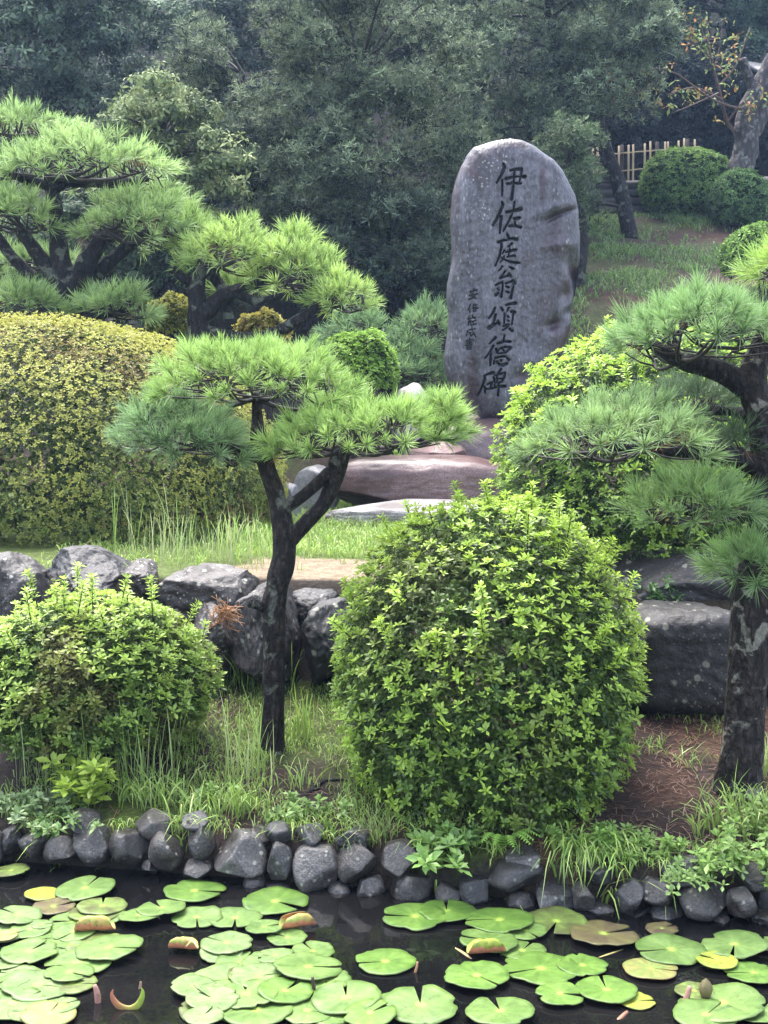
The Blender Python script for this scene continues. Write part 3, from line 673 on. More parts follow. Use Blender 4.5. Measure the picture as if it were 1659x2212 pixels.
tw = thing('timber_retaining_wall', 'dark stacked timber retaining wall under the bamboo fence', 'retaining wall', W(1330, 460, 24.2))
for k_ in range(4):
    rod(W(1180, 402+k_*18, 24.25-.02*k_), W(1700, 396+k_*18, 24.25-.02*k_), .085, 'log', M['log'], 10, tw)
sw2 = thing('rubble_wall', 'short grey rubble stone wall at the right edge behind the shrubs', 'stone wall', W(1650, 470, 23.6))
r_ = np.random.default_rng(5)
for row in range(5):
    for k_ in range(4):
        a = 1608+k_*34+(row % 2)*16; b_ = 380+row*21
        rock_box('stone', a, b_, a+33, b_+21, 23.6, .3, 'boulder', 300+row*4+k_, parent=sw2, sub=2, cuts=6)
rf = thing('shelter', 'corner of a grey roofed shelter at the upper right edge', 'shelter', W(1680, 330, 25.6))
a, b_ = W(1634, 156, 25.4), W(1760, 146, 25.4)
V = np.array([[a[0], 25.2, a[2]], [b_[0], 25.2, b_[2]-.25], [b_[0], 27.6, b_[2]+.6], [a[0]+.3, 27.6, a[2]+.8]]); V2 = V-np.array([0, 0, .09])
bx = [[0, 1, 2, 3], [7, 6, 5, 4], [0, 4, 5, 1], [1, 5, 6, 2], [2, 6, 7, 3], [3, 7, 4, 0]]
add_mesh('roof', np.vstack([V, V2]), np.array(bx), M['roof'], rf)
rod(W(1672, 345, 25.7), W(1672, 160, 25.7), .07, 'post', M['post'], 8, rf)

# ------------------------------------------------------------------ pines
def disk_points(n, rng, k=8):
    """roughly even points in the unit disk"""
    pts = [np.array([0.0, 0.0])]
    for _ in range(n-1):
        c = rng.uniform(-1, 1, (k*3, 2)); c = c[(c**2).sum(1) < 1][:k]
        P = np.array(pts); d = ((c[:, None]-P[None])**2).sum(-1).min(1); pts.append(c[d.argmax()])
    return np.array(pts)
def needle_pad(parent, px, py, hw, hh, Y, ntuft, seed, attach=None, depth=None, L=.105, w=.0030, nn=62, bright=(.20, .34, .07), dull=(.075, .14, .055), light=.5, slope=0.0, dead=.05, up=1.05, name='needle_pad', twigs=True):
    """a flat cushion of needle tufts filling a picture box (centre px,py, half sizes hw,hh) at distance Y"""
    r = np.random.default_rng(seed); m = Y/FPX; c = W(px, py, Y)
    rx = max(.04, hw*m-L*.85); ry = depth if depth else rx*.8; rz = max(.02, hh*2*m-L*1.25)
    D = disk_points(ntuft, r); ang = np.arctan2(D[:, 1], D[:, 0]); rad = np.hypot(D[:, 0], D[:, 1])
    rim = 1+.2*vnoise(np.column_stack([np.cos(ang)*1.6, np.sin(ang)*1.6, np.full(len(ang), seed)]), seed)
    x, y = D[:, 0]*rim*rx, D[:, 1]*rim*ry
    z = rz*np.sqrt(np.clip(1-rad**2, 0, 1))*(.8+.35*vnoise(np.column_stack([x/.16, y/.16, x*0+seed]), seed+1))+slope*x
    z += r.normal(0, .012, len(z))
    zc = c[2]-hh*m+L*.2
    pos = np.column_stack([c[0]+x, c[1]+y, zc+z])
    ax = np.column_stack([x/rx*.8, y/ry*.8, np.full(len(x), up)*(1.0-.8*rad**4)])+r.normal(0, .16, (len(x), 3))
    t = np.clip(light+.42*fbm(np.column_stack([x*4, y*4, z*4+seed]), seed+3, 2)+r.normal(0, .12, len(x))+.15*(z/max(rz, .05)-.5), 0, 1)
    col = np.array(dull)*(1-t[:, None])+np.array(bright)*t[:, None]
    tp = [needle_tuft(nn, L*s_, w, seed*7+q_, L*.5, (8, 68)) for q_, s_ in enumerate((1.0, .92, 1.08, .85))]
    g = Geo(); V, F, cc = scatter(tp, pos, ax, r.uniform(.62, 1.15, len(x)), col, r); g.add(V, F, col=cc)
    nd = int(dead*len(x))                       # rusty old needles hanging below
    if nd:
        ix = r.integers(0, len(x), nd); ax2 = ax[ix]*np.array([1, 1, .1])+np.array([0, 0, -.35])+r.normal(0, .2, (nd, 3))
        tb = [needle_tuft(12, L*.8, w, seed*5+q_, .03, (15, 70)) for q_ in range(2)]
        V, F, cc = scatter(tb, pos[ix]-[0, 0, .02], ax2, r.uniform(.7, 1, nd), np.tile([.24, .13, .06], (nd, 1))*r.uniform(.6, 1.2, (nd, 1)), r); g.add(V, F, col=cc)
    o = g.build(name, M['needle'], parent, kind='stuff')
    if twigs:
        g = Geo(); A = np.asarray(attach if attach is not None else c-[0, 0, hh*m]); K = max(4, ntuft//14); ks = r.choice(len(x), K, replace=False)
        ends = pos[ks]-norm(ax[ks])*.03; paths = []
        for e_ in ends:
            mid = A*.5+e_*.5+np.array([r.normal(0, .02), r.normal(0, .02), -.02-.12*rz]); P = catmull([A, mid, e_], 5); paths.append(P)
            r0 = .010*(1+rx*.9)*(L/.11)
            V, F3, F4 = tube(P[::3], np.linspace(r0, r0*.35, len(P[::3])), 6, 3, .25, seed); g.add(V, F3, F4)
        allp = np.vstack([p[3:] for p in paths])
        for i in range(len(x)):
            b0 = pos[i]-norm(ax[i])*.015; dd = ((allp-b0)**2).sum(1)+.5*np.maximum(0, allp[:, 2]-b0[2]+.01); j = dd.argmin()
            V, F3, F4 = tube([allp[j], (allp[j]+b0)/2+[0, 0, -.012], b0], np.array([.0055, .0045, .0035])*(L/.11), 4, 2); g.add(V, F3, F4)
        g.build('twigs', M['twig'], o, smooth=True, kind='stuff')
    return o
def limb(parent, pts, mat, name='branch', sides=10, rough=.22, seed=1, sub=6):
    """pts: (px, py, Y, width in picture px)"""
    P = np.array([W(a, b_, y) for a, b_, y, w in pts]); R = np.array([w/2*y/FPX for a, b_, y, w in pts])
    V, F3, F4 = tube(P, R, sides, sub, rough, seed); g = Geo(); g.add(V, F3, F4)
    return g.build(name, mat, parent, smooth=True)

FB, FD = (.215, .36, .07), (.09, .165, .06)
base = on_ground(588, 1622)
YT = float(base[1])
p1 = thing('pine_tree', 'small trained pine with three flat needle cushions on a forked dark trunk, by the pond', 'pine tree', base)
limb(p1, [(585,1665,YT,100),(586,1625,YT,72),(587,1585,YT,56),(590,1500,YT,47),(592,1400,YT,50),(590,1320,YT,56),(600,1260,YT,52),(615,1200,YT,50),(612,1130,YT,48),(596,1070,YT,40),(576,1010,YT,36),(560,960,YT,36),(556,900,YT+.05,24),(552,850,YT+.05,18)], M['bark_lichen'], 'trunk', 18, .2, 3)
limb(p1, [(625,1165,YT,40),(660,1130,YT,36),(700,1085,YT,34),(724,1030,YT,34),(735,985,YT,38),(760,950,YT+.02,26)], M['bark_lichen'], 'branch', 14, .25, 4)
limb(p1, [(612,1100,YT,30),(650,1075,YT-.02,26),(690,1040,YT-.03,24),(712,1018,YT,24)], M['bark_lichen'], 'branch', 12, .3, 5)
limb(p1, [(566,985,YT,34),(530,978,YT,26),(490,965,YT,20),(440,945,YT,14)], M['bark_lichen'], 'branch', 12, .2, 6)
limb(p1, [(575,1315,YT-.02,24),(552,1305,YT-.06,20),(540,1304,YT-.09,18)], M['bark_lichen'], 'branch_stub', 12, .2, 7, 3)
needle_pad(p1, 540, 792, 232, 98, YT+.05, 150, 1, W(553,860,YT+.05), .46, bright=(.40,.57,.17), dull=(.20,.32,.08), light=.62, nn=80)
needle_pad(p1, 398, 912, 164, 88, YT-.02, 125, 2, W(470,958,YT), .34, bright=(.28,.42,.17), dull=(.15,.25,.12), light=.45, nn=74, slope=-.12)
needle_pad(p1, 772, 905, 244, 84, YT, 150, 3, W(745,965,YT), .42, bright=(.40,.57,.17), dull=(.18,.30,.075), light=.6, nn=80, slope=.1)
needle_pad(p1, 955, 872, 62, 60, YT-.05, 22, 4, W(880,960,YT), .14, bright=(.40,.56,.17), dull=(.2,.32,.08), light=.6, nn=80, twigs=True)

base = on_ground(1598, 1705)
YR = float(base[1])
p2 = thing('pine_tree', 'large leaning pine at the right edge with lichen-streaked trunk and grey green cushions', 'pine tree', base)
limb(p2, [(1590,1745,YR,130),(1596,1690,YR,104),(1604,1600,YR,92),(1612,1500,YR,88),(1620,1400,YR,92),(1625,1300,YR,96),(1640,1200,YR,80),(1655,1100,YR,66),(1652,1000,YR,62),(1645,900,YR,62),(1625,830,YR,64),(1640,760,YR,50),(1670,690,YR,40),(1690,600,YR,30)], M['bark_streak'], 'trunk', 20, .16, 13)
limb(p2, [(1630,850,YR,58),(1585,815,YR,52),(1530,792,YR-.02,46),(1480,782,YR-.03,40),(1440,765,YR-.04,30),(1405,740,YR-.05,24)], M['bark'], 'branch', 14, .3, 14)
limb(p2, [(1640,1010,YR,46),(1570,985,YR-.1,34),(1480,975,YR-.16,28),(1380,968,YR-.2,24),(1310,965,YR-.22,16)], M['bark'], 'branch', 12, .3, 15)
limb(p2, [(1648,1120,YR,40),(1600,1108,YR-.12,28),(1540,1105,YR-.18,22),(1480,1108,YR-.2,14)], M['bark'], 'branch', 12, .3, 16)
limb(p2, [(1635,905,YR,40),(1590,890,YR+.12,26),(1530,885,YR+.2,20)], M['bark'], 'branch', 10, .3, 17)
GB, GD = (.37, .52, .19), (.18, .29, .12)
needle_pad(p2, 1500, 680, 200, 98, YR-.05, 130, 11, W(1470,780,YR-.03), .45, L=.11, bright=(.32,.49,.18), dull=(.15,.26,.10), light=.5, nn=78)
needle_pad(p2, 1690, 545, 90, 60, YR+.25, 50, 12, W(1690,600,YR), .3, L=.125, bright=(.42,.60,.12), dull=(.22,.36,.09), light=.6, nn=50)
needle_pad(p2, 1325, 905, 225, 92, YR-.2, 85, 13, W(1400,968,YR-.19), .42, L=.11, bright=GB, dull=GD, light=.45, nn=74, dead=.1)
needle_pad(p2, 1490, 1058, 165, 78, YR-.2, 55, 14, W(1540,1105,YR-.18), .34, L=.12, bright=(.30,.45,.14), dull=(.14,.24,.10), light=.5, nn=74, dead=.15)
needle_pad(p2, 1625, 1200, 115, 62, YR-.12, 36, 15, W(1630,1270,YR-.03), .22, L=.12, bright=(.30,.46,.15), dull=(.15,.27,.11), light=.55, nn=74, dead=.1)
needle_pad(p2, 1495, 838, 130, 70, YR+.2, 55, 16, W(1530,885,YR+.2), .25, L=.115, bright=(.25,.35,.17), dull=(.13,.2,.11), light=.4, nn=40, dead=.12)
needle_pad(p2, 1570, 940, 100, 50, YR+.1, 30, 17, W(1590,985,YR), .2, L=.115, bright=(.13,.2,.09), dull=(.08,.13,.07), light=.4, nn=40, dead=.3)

# pines on the terrace, left
YL = 12.6
zb_ = ground(np.array([W(120, 720, YL)[0]]), np.array([YL]))[0]
p3_ = thing('pine_tree', 'broad layered pine at the left edge behind the clipped mound, with twisted black stems', 'pine tree', (W(120, 720, YL)[0], YL, zb_))
def zpy(px, Y): return 1106-FPX*math.tan(math.atan2(gz(W(px, 900, Y)[0], Y)-CAMH, Y)+PITCH)
gb = zpy(120, YL)
limb(p3_, [(150,gb,YL,90),(150,800,YL,70),(150,680,YL,56),(145,620,YL,50),(130,560,YL,44),(125,510,YL,36),(120,450,YL,30),(108,400,YL,26),(105,372,YL,22)], M['bark'], 'trunk', 14, .2, 21)
for k_, L_ in enumerate([[(150,660,YL,44),(180,580,YL-.05,40),(210,530,YL-.05,34),(225,500,YL-.05,26)],[(148,640,YL,36),(90,560,YL,32),(60,520,YL,28),(40,490,YL,22)],[(70,600,YL+.1,30),(30,560,YL+.1,26),(0,520,YL+.1,24),(-20,490,YL+.1,20)],[(200,600,YL+.1,34),(260,545,YL+.1,28),(320,500,YL+.1,22)],[(112,410,YL,24),(150,395,YL,20),(250,395,YL,22),(320,385,YL,14)],[(108,405,YL,22),(60,385,YL,18),(10,380,YL,14)],[(150,690,YL-.1,30),(220,680,YL-.2,20),(270,675,YL-.2,12)],[(150,690,YL-.1,28),(90,690,YL-.2,18),(50,685,YL-.2,12)],[(120,450,YL+.1,20),(100,330,YL+.3,14),(60,285,YL+.4,10)]]):
    limb(p3_, L_, M['bark'], 'branch', 10, .3, 30+k_)
LB, LD = (.42, .57, .22), (.19, .30, .10)
for k_, (a, b_, hw, hh, dy, nt, at_, lt) in enumerate([(50,262,150,40,.4,110,(70,290),.5),(185,345,232,66,0,240,(110,385),.6),(30,448,115,52,-.1,90,(40,490),.5),(290,462,155,74,-.05,150,(230,500),.5),(45,640,115,55,-.25,90,(50,688),.5),(245,645,108,58,-.25,90,(250,678),.55),(330,425,110,45,.5,70,(320,470),.35),(80,550,130,40,.8,60,(90,580),.3),(-20,590,90,60,.7,50,(-20,620),.3)]):
    needle_pad(p3_, a, b_, hw, hh, YL+dy, int(nt*.62), 40+k_, W(*at_, YL+dy), (hw*YL/FPX)*.75, L=.18, w=.007, nn=46, bright=LB, dull=LD, light=lt, dead=.06)

x_m = W(450, 700, 12.4)[0]
p4 = thing('pine_tree', 'yellow green pine left of the monument reaching to the right on crooked dark limbs', 'pine tree', (x_m, 12.4, gz(x_m, 12.4)))
gb = zpy(450, 12.4); Y4 = 12.4
limb(p4, [(440,gb,Y4,80),(440,780,Y4,64),(430,700,Y4,50),(425,640,Y4,40),(430,590,Y4,30),(440,560,Y4,22)], M['bark'], 'trunk', 14, .2, 51)
for k_, L_ in enumerate([[(435,690,Y4,40),(470,650,Y4,36),(520,625,Y4,30),(580,605,Y4,24),(640,590,Y4,16)],[(495,690,Y4+.1,30),(490,640,Y4+.1,26),(465,600,Y4+.1,22),(470,560,Y4+.1,16)],[(428,620,Y4,22),(385,590,Y4,20),(390,560,Y4,16)],[(520,640,Y4,22),(560,650,Y4-.1,18),(600,640,Y4-.15,14)],[(440,720,Y4,34),(560,730,Y4-.1,26),(640,695,Y4-.2,28),(690,660,Y4-.2,20),(740,650,Y4-.2,14)]]):
    limb(p4, L_, M['bark'], 'branch', 10, .3, 60+k_)
for k_, (a, b_, hw, hh, dy, nt, at_, lt) in enumerate([(505,525,130,76,0,150,(470,575),.62),(640,560,115,80,-.05,130,(620,600),.68),(738,622,98,58,-.2,80,(730,655),.6),(420,500,80,55,.3,60,(430,550),.45),(640,505,60,36,.2,35,(640,540),.6),(520,610,70,30,.6,30,(520,630),.3)]):
    needle_pad(p4, a, b_, hw, hh, Y4+dy, int(nt*.6), 70+k_, W(*at_, Y4+dy), (hw*Y4/FPX)*.75, L=.175, w=.007, nn=46, bright=(.46, .61, .18), dull=(.20, .32, .09), light=lt)
x_s = W(860, 760, 14.6)[0]; Y5 = 14.6
p5 = thing('pine_tree', 'low grey green pine close to the left side of the monument', 'pine tree', (x_s, Y5, gz(x_s, Y5)))
limb(p5, [(850,zpy(850,Y5),Y5,60),(840,850,Y5,44),(845,780,Y5,30),(860,720,Y5,20)], M['bark'], 'trunk', 10, .25, 81)
for k_, (a, b_, hw, hh, dy, nt, at_, lt) in enumerate([(920,690,85,52,0,80,(880,735),.5),(770,700,95,45,.1,80,(830,740),.45),(870,750,105,40,-.1,90,(860,785),.5),(850,790,110,38,-.3,90,(850,825),.4),(720,750,90,40,.3,60,(800,790),.35),(935,800,70,40,-.1,50,(880,830),.4)]):
    needle_pad(p5, a, b_, hw, hh, Y5+dy, int(nt*.7), 90+k_, W(*at_, Y5+dy), (hw*Y5/FPX)*.8, L=.17, w=.007, nn=40, bright=(.29, .44, .18), dull=(.13, .22, .11), light=lt)

# ------------------------------------------------------------------ azaleas and clipped shrubs
ROS = [rosette(8, .040, .0150, 25, 82, s) for s in range(5)]
ROS_S = [rosette(7, .036, .014, 20, 88, s+20, simple=True) for s in range(4)]
MND = [rosette(6, .030, .015, 15, 85, s+40, simple=True) for s in range(4)]
def dome_dirs(n, rng, zmin=-.55, back=.35):
    d = norm(rng.normal(0, 1, (int(n*3.2)+50, 3))); d = d[d[:, 2] > zmin]
    keep = (d[:, 1] < .45) | (rng.random(len(d)) < back)
    return d[keep][:n]
def shrub(name, label, px, Yc, x_c, zc, rad, n_out, n_in, seed, young, old, mat='azalea', tp=ROS, tpi=ROS_S, s_out=1.0, s_in=1.0, lump=.1, zmin=-.6, brown=None, shoots=0, cat='shrub', group=None, zg=None, up=.6, pw=2.3, young_bias=.0, ytop=.35, bare=0.0, bfreq=2.2, taper=0.0):
    r = np.random.default_rng(seed); c = np.array([x_c, Yc, zc]); rad = np.asarray(rad, float)
    zg = gz(x_c, Yc) if zg is None else zg
    t = thing(name, label, cat, (x_c, Yc, zg), group)
    def surf(d):
        k_ = (np.abs(d)**pw).sum(1)**(-1/pw)
        ln = 1+lump*fbm(d*2.6+seed, seed, 3)+lump*.35*fbm(d*9+seed, seed+9, 2)
        return d*(k_*ln)[:, None]*rad*np.column_stack([1-taper*np.clip(-d[:, 2], 0, 1)**1.5, np.ones(len(d)), np.ones(len(d))])
    def nrm(d): return norm(np.sign(d)*np.abs(d)**(pw-1)/rad)
    g = Geo(); young, old = np.array(young), np.array(old)
    for layer, n in (('out', n_out), ('in', n_in), ('deep', n_in//3)):
        d = dome_dirs(n, r, zmin); n = len(d); P = surf(d)
        if layer == 'out' and bare:
            keep = fbm(d*5.5+seed*2, seed+31, 2)+r.normal(0, .25, n) > -.9+bare; d, P = d[keep], P[keep]; n = len(d)
        f = {'out': r.uniform(.99, 1.06, n), 'in': r.uniform(.86, .99, n), 'deep': r.uniform(.62, .85, n)}[layer]
        P = P*f[:, None]+c; ok = P[:, 2] > zg+.03; P, d = P[ok], d[ok]; n = len(P)
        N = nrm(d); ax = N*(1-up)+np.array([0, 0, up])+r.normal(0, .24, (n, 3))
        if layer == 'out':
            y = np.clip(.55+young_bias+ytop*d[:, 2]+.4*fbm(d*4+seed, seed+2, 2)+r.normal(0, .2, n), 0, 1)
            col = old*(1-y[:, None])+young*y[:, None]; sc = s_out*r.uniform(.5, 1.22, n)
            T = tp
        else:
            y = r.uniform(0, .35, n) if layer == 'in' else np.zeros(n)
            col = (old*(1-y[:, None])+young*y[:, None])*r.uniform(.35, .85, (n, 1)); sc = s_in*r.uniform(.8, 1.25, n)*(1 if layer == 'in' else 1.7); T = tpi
        if brown is not None:
            bm = sstep(.12, .4, fbm(d*bfreq+seed*1.7, seed+4, 3)+r.normal(0, .12, n))[:, None]*brown[1]
            col = col*(1-bm)+np.array(brown[0])*bm*r.uniform(.6, 1.2, (n, 1))
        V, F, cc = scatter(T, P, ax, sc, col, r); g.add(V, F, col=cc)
    st = Geo()
    if shoots:
        d = dome_dirs(shoots*2, r, .05, .2)[:shoots]; P0 = surf(d)*.9+c; N = norm(nrm(d)*.5+[0, 0, .8]+r.normal(0, .2, (len(d), 3)))
        for p, a in zip(P0, N):
            ln = r.uniform(.1, .24); e_ = p+a*ln; V, F3, F4 = tube([p, (p+e_)/2, e_], [.0035, .003, .002], 5, 2); st.add(V, F3, F4)
            k_ = max(3, int(ln/.028)); pos = p+a*(np.linspace(.45, 1.02, k_)[:, None]*ln)
            V, F, cc = scatter(tp, pos, np.tile(a, (k_, 1))+r.normal(0, .12, (k_, 3)), s_out*np.linspace(.75, 1.05, k_), np.tile(young, (k_, 1))*r.uniform(.8, 1.1, (k_, 1)), r); g.add(V, F, col=cc)
    g.build('foliage', M[mat], t, kind='stuff')
    nst = 12
    for i in range(nst):
        a = r.uniform(0, 2*np.pi); u = r.uniform(.25, .75); e_ = c+np.array([math.cos(a)*rad[0]*u, math.sin(a)*rad[1]*u, r.uniform(-.1, .55)*rad[2]])
        b0 = np.array([x_c+math.cos(a)*.10*rad[0], Yc+math.sin(a)*.1*rad[1], zg-.03]); mid = (b0+e_)/2+[0, 0, -.08*rad[2]]
        V, F3, F4 = tube([b0, mid, e_], [.016, .011, .004], 6, 3, .2, i); st.add(V, F3, F4)
    st.build('stems', M['twig'], t, smooth=True, kind='stuff')
    return t
AY, AO = (.44, .62, .09), (.045, .095, .028)
def ell(px0, px1, pyt, pyb, Y):
    a, b_ = W(px0, pyt, Y), W(px1, pyb, Y); return (a[0]+b_[0])/2, (a[2]+b_[2])/2, (b_[0]-a[0])/2, (a[2]-b_[2])/2
xc, zc, rx, rz = ell(722, 1388, 1104, 1850, 5.85)
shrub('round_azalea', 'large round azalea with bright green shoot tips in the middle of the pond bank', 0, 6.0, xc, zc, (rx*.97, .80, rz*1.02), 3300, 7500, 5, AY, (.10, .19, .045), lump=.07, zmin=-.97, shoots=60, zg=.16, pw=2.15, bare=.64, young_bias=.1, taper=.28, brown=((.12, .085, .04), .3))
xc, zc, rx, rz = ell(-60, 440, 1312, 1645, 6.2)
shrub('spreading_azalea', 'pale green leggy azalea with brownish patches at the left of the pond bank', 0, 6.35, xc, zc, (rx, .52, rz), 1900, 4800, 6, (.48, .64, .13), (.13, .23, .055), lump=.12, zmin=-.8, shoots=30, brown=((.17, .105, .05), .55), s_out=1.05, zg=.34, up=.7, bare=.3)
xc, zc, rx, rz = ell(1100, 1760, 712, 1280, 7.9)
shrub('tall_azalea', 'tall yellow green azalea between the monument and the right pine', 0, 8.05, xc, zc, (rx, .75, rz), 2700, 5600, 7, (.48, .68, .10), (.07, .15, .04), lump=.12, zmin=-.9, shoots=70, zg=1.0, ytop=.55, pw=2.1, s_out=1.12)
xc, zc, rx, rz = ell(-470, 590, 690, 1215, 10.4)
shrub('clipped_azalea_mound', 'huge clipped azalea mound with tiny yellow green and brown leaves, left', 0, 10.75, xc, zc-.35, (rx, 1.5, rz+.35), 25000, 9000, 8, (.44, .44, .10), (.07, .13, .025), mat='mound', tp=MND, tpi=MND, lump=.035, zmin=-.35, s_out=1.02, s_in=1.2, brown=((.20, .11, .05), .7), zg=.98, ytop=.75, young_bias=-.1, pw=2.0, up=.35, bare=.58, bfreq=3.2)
xc, zc, rx, rz = ell(690, 852, 722, 900, 12.9)
shrub('rounded_bush', 'small bright green rounded bush behind the top cushion of the front pine', 0, 13.0, xc, zc, (rx, .4, rz), 2600, 2200, 9, (.34, .54, .09), (.10, .19, .045), mat='mound', tp=MND, tpi=MND, lump=.22, s_out=1.2, s_in=1.3, zg=1.0, zmin=-.3)
xc, zc, rx, rz = ell(325, 425, 640, 760, 13.2)
shrub('yellow_bush', 'small yellowish clipped bush under the left limb of the yellow green pine', 0, 13.2, xc, zc, (rx, .3, rz), 1200, 900, 10, (.52, .50, .10), (.16, .19, .04), mat='mound', tp=MND, tpi=MND, lump=.3, s_out=1.2, s_in=1.3, zg=1.0, zmin=-.3)
xc, zc, rx, rz = ell(515, 622, 676, 790, 13.2)
shrub('yellow_bush', 'small yellow and brown clipped bush just above the front pine top', 0, 13.2, xc, zc, (rx, .3, rz), 1200, 900, 12, (.50, .45, .10), (.15, .16, .04), mat='mound', tp=MND, tpi=MND, lump=.3, s_out=1.2, s_in=1.3, zg=1.0, zmin=-.3, brown=((.25, .16, .07), .7))
BIG = [rosette(6, .085, .036, 20, 95, s+60, simple=True) for s in range(4)]
MED = [rosette(6, .062, .030, 20, 95, s+70, simple=True) for s in range(4)]
xc, zc, rx, rz = ell(1388, 1578, 326, 472, 23.8)
shrub('clipped_shrub', 'wide low clipped green shrub in front of the bamboo fence', 0, 23.8, xc, zc, (rx, .6, rz), 2200, 1800, 13, (.22, .36, .09), (.05, .10, .035), mat='far', tp=MED, tpi=MED, lump=.12, zmin=-.9, up=.4)
xc, zc, rx, rz = ell(1538, 1652, 370, 496, 23)
shrub('clipped_shrub', 'ball shaped dark green shrub at the foot of the cherry trunk', 0, 23.0, xc, zc, (rx, .45, rz), 1400, 1200, 14, (.17, .29, .10), (.045, .09, .035), mat='far', tp=MED, tpi=MED, lump=.12, zmin=-.9, up=.4)
xc, zc, rx, rz = ell(1572, 1760, 488, 620, 17.5)
shrub('clipped_shrub', 'green shrub at the right edge above the right pine', 0, 17.6, xc, zc, (rx, .6, rz), 1900, 1600, 15, (.26, .42, .10), (.05, .10, .035), mat='far', tp=MED, tpi=MED, lump=.1, zmin=-.5, up=.4)

# ------------------------------------------------------------------ trees of the slope
CON = [rosette(9, .17, .030, 15, 85, s+80, simple=True, curl=.15) for s in range(6)]
DRP = [rosette(7, .17, .055, 60, 128, s+90, simple=True, curl=.5) for s in range(5)]
BRD = [rosette(7, .13, .05, 40, 115, s+100, simple=True, curl=.4) for s in range(5)]
def tree(name, label, px0, px1, py0, py1, Y, depth, nb, per, tp, young, old, seed, trunk=None, sc=1.0, cat='tree', group='trees on the slope behind the garden', flat=.55, hole=.0, bough=.5, up=.55, mat='far', tw=70, avoid=()):
    """crown filling a picture box at distance Y, made of many uneven boughs of leaf tufts"""
    r = np.random.default_rng(seed); a, b_ = W(px0, py0, Y), W(px1, py1, Y)
    xm = (a[0]+b_[0])/2 if trunk is None else W(trunk[0][0], trunk[0][1], Y)[0]
    t = thing(name, label, cat, (xm, Y, gz(xm, Y)), group)
    g = Geo(); tb = Geo(); ctr = []
    tries = 0
    while len(ctr) < nb and tries < nb*30:
        tries += 1
        u = r.uniform(-1, 1, 3)
        if abs(u[0])**2.5+abs(u[2])**2.5 > 1: continue
        p = np.array([(a[0]+b_[0])/2+u[0]*(b_[0]-a[0])/2, Y+u[1]*depth/2, (a[2]+b_[2])/2+u[2]*(a[2]-b_[2])/2])
        if p[2] < gz(p[0], p[1])+.15: continue
        ppx = CX+FPX*p[0]/p[1]; ppy = CY-FPX*math.tan(math.atan2(p[2]-CAMH, p[1])+PITCH)
        if any(a0 < ppx < a1 and b0 < ppy < b1 for a0, b0, a1, b1 in avoid): continue
        if hole and vnoise(np.array([[p[0]*.55+seed, p[2]*.75, 0]]), seed)[0] < -.75+hole: continue
        ctr.append(p)
    ctr = np.array(ctr); young, old = np.array(young), np.array(old)
    for p in ctr:
        br = bough*r.uniform(.55, 1.35); n = int(per*r.uniform(.6, 1.3))
        d = norm(r.normal(0, 1, (n, 3))); d[:, 2] = np.abs(d[:, 2])*np.where(r.random(n) < .8, 1, -.6)
        rad = np.array([br, br*.9, br*flat]); P = p+d*rad*r.uniform(.55, 1.08, (n, 1)); P[:, 2] -= .22*br*(d[:, 0]**2+d[:, 1]**2)
        P += r.normal(0, .04, (n, 3))
        ax = norm(d)*(1-up)+np.array([0, -.1, up])+r.normal(0, .3, (n, 3))
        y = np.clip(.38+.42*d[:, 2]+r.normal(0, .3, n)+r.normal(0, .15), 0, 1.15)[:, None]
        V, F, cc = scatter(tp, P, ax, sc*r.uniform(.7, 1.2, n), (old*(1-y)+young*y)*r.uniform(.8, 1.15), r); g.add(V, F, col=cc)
    if trunk is None:
        zc_ = (a[2]+b_[2])/2; tp_ = [np.array([xm, Y, gz(xm, Y)-.2]), np.array([xm+.1, Y, zc_*.5+gz(xm, Y)*.5]), np.array([xm-.1, Y, zc_]), np.array([xm, Y, a[2]*.35+zc_*.65])]
        rr = np.array([1, .8, .5, .15])*tw/2*Y/FPX
    else:
        tp_ = [W(q_[0], q_[1], Y) for q_ in trunk]; rr = [q_[2]/2*Y/FPX for q_ in trunk]
        tp_[0] = tp_[0].copy(); tp_[0][2] = gz(tp_[0][0], Y)-.15
    V, F3, F4 = tube(tp_, rr, 12, 5, .15, seed); tg = Geo(); tg.add(V, F3, F4); tg.build('trunk', M['bark'], t, smooth=True)
    TP = catmull(tp_, 6)
    for p in ctr[r.permutation(len(ctr))[:min(len(ctr), 40)]]:
        j = np.argmin(((TP-p)**2).sum(1)+3*np.maximum(0, TP[:, 2]-p[2])); q0 = TP[j]
        V, F3, F4 = tube([q0, (q0+p)/2+[0, 0, .1], p], [.03, .02, .008], 5, 3, .2, seed); tb.add(V, F3, F4)
    tb.build('branches', M['twig'], t, smooth=True, kind='stuff')
    g.build('crown', M[mat], t, kind='stuff')
    return t
CY1, CO1 = (.245, .305, .18), (.016, .026, .019)
tree('conifer_tree', 'broad grey green conifer whose dense boughs fill the middle behind the monument', 540, 1010, -90, 690, 18.6, 2.6, 200, 78, CON, CY1, CO1, 201, sc=.66, hole=.16, bough=.42, tw=36)
tree('conifer_tree', 'grey green conifer spreading over the monument top on a leaning trunk', 930, 1430, -80, 470, 22.4, 2.8, 190, 78, CON, (.25, .32, .19), CO1, 202, trunk=[(1366,480,36),(1340,410,32),(1312,335,30),(1290,262,26),(1230,150,20),(1180,20,14)], sc=.74, hole=.25, bough=.46, avoid=[(1235, 245, 1500, 700)])
tree('conifer_tree', 'shaggy conifer with a long bough reaching left over the broadleaf shrub', 395, 660, 40, 420, 19.6, 2.2, 85, 78, CON, CY1, CO1, 203, sc=.68, hole=.25, bough=.4, tw=30)
tree('conifer_tree', 'dark conifer filling the gap low beside the left flank of the monument', 700, 985, 430, 690, 17.6, 1.6, 46, 70, CON, (.10, .135, .09), CO1, 204, sc=.66, hole=.15, bough=.36, tw=24)
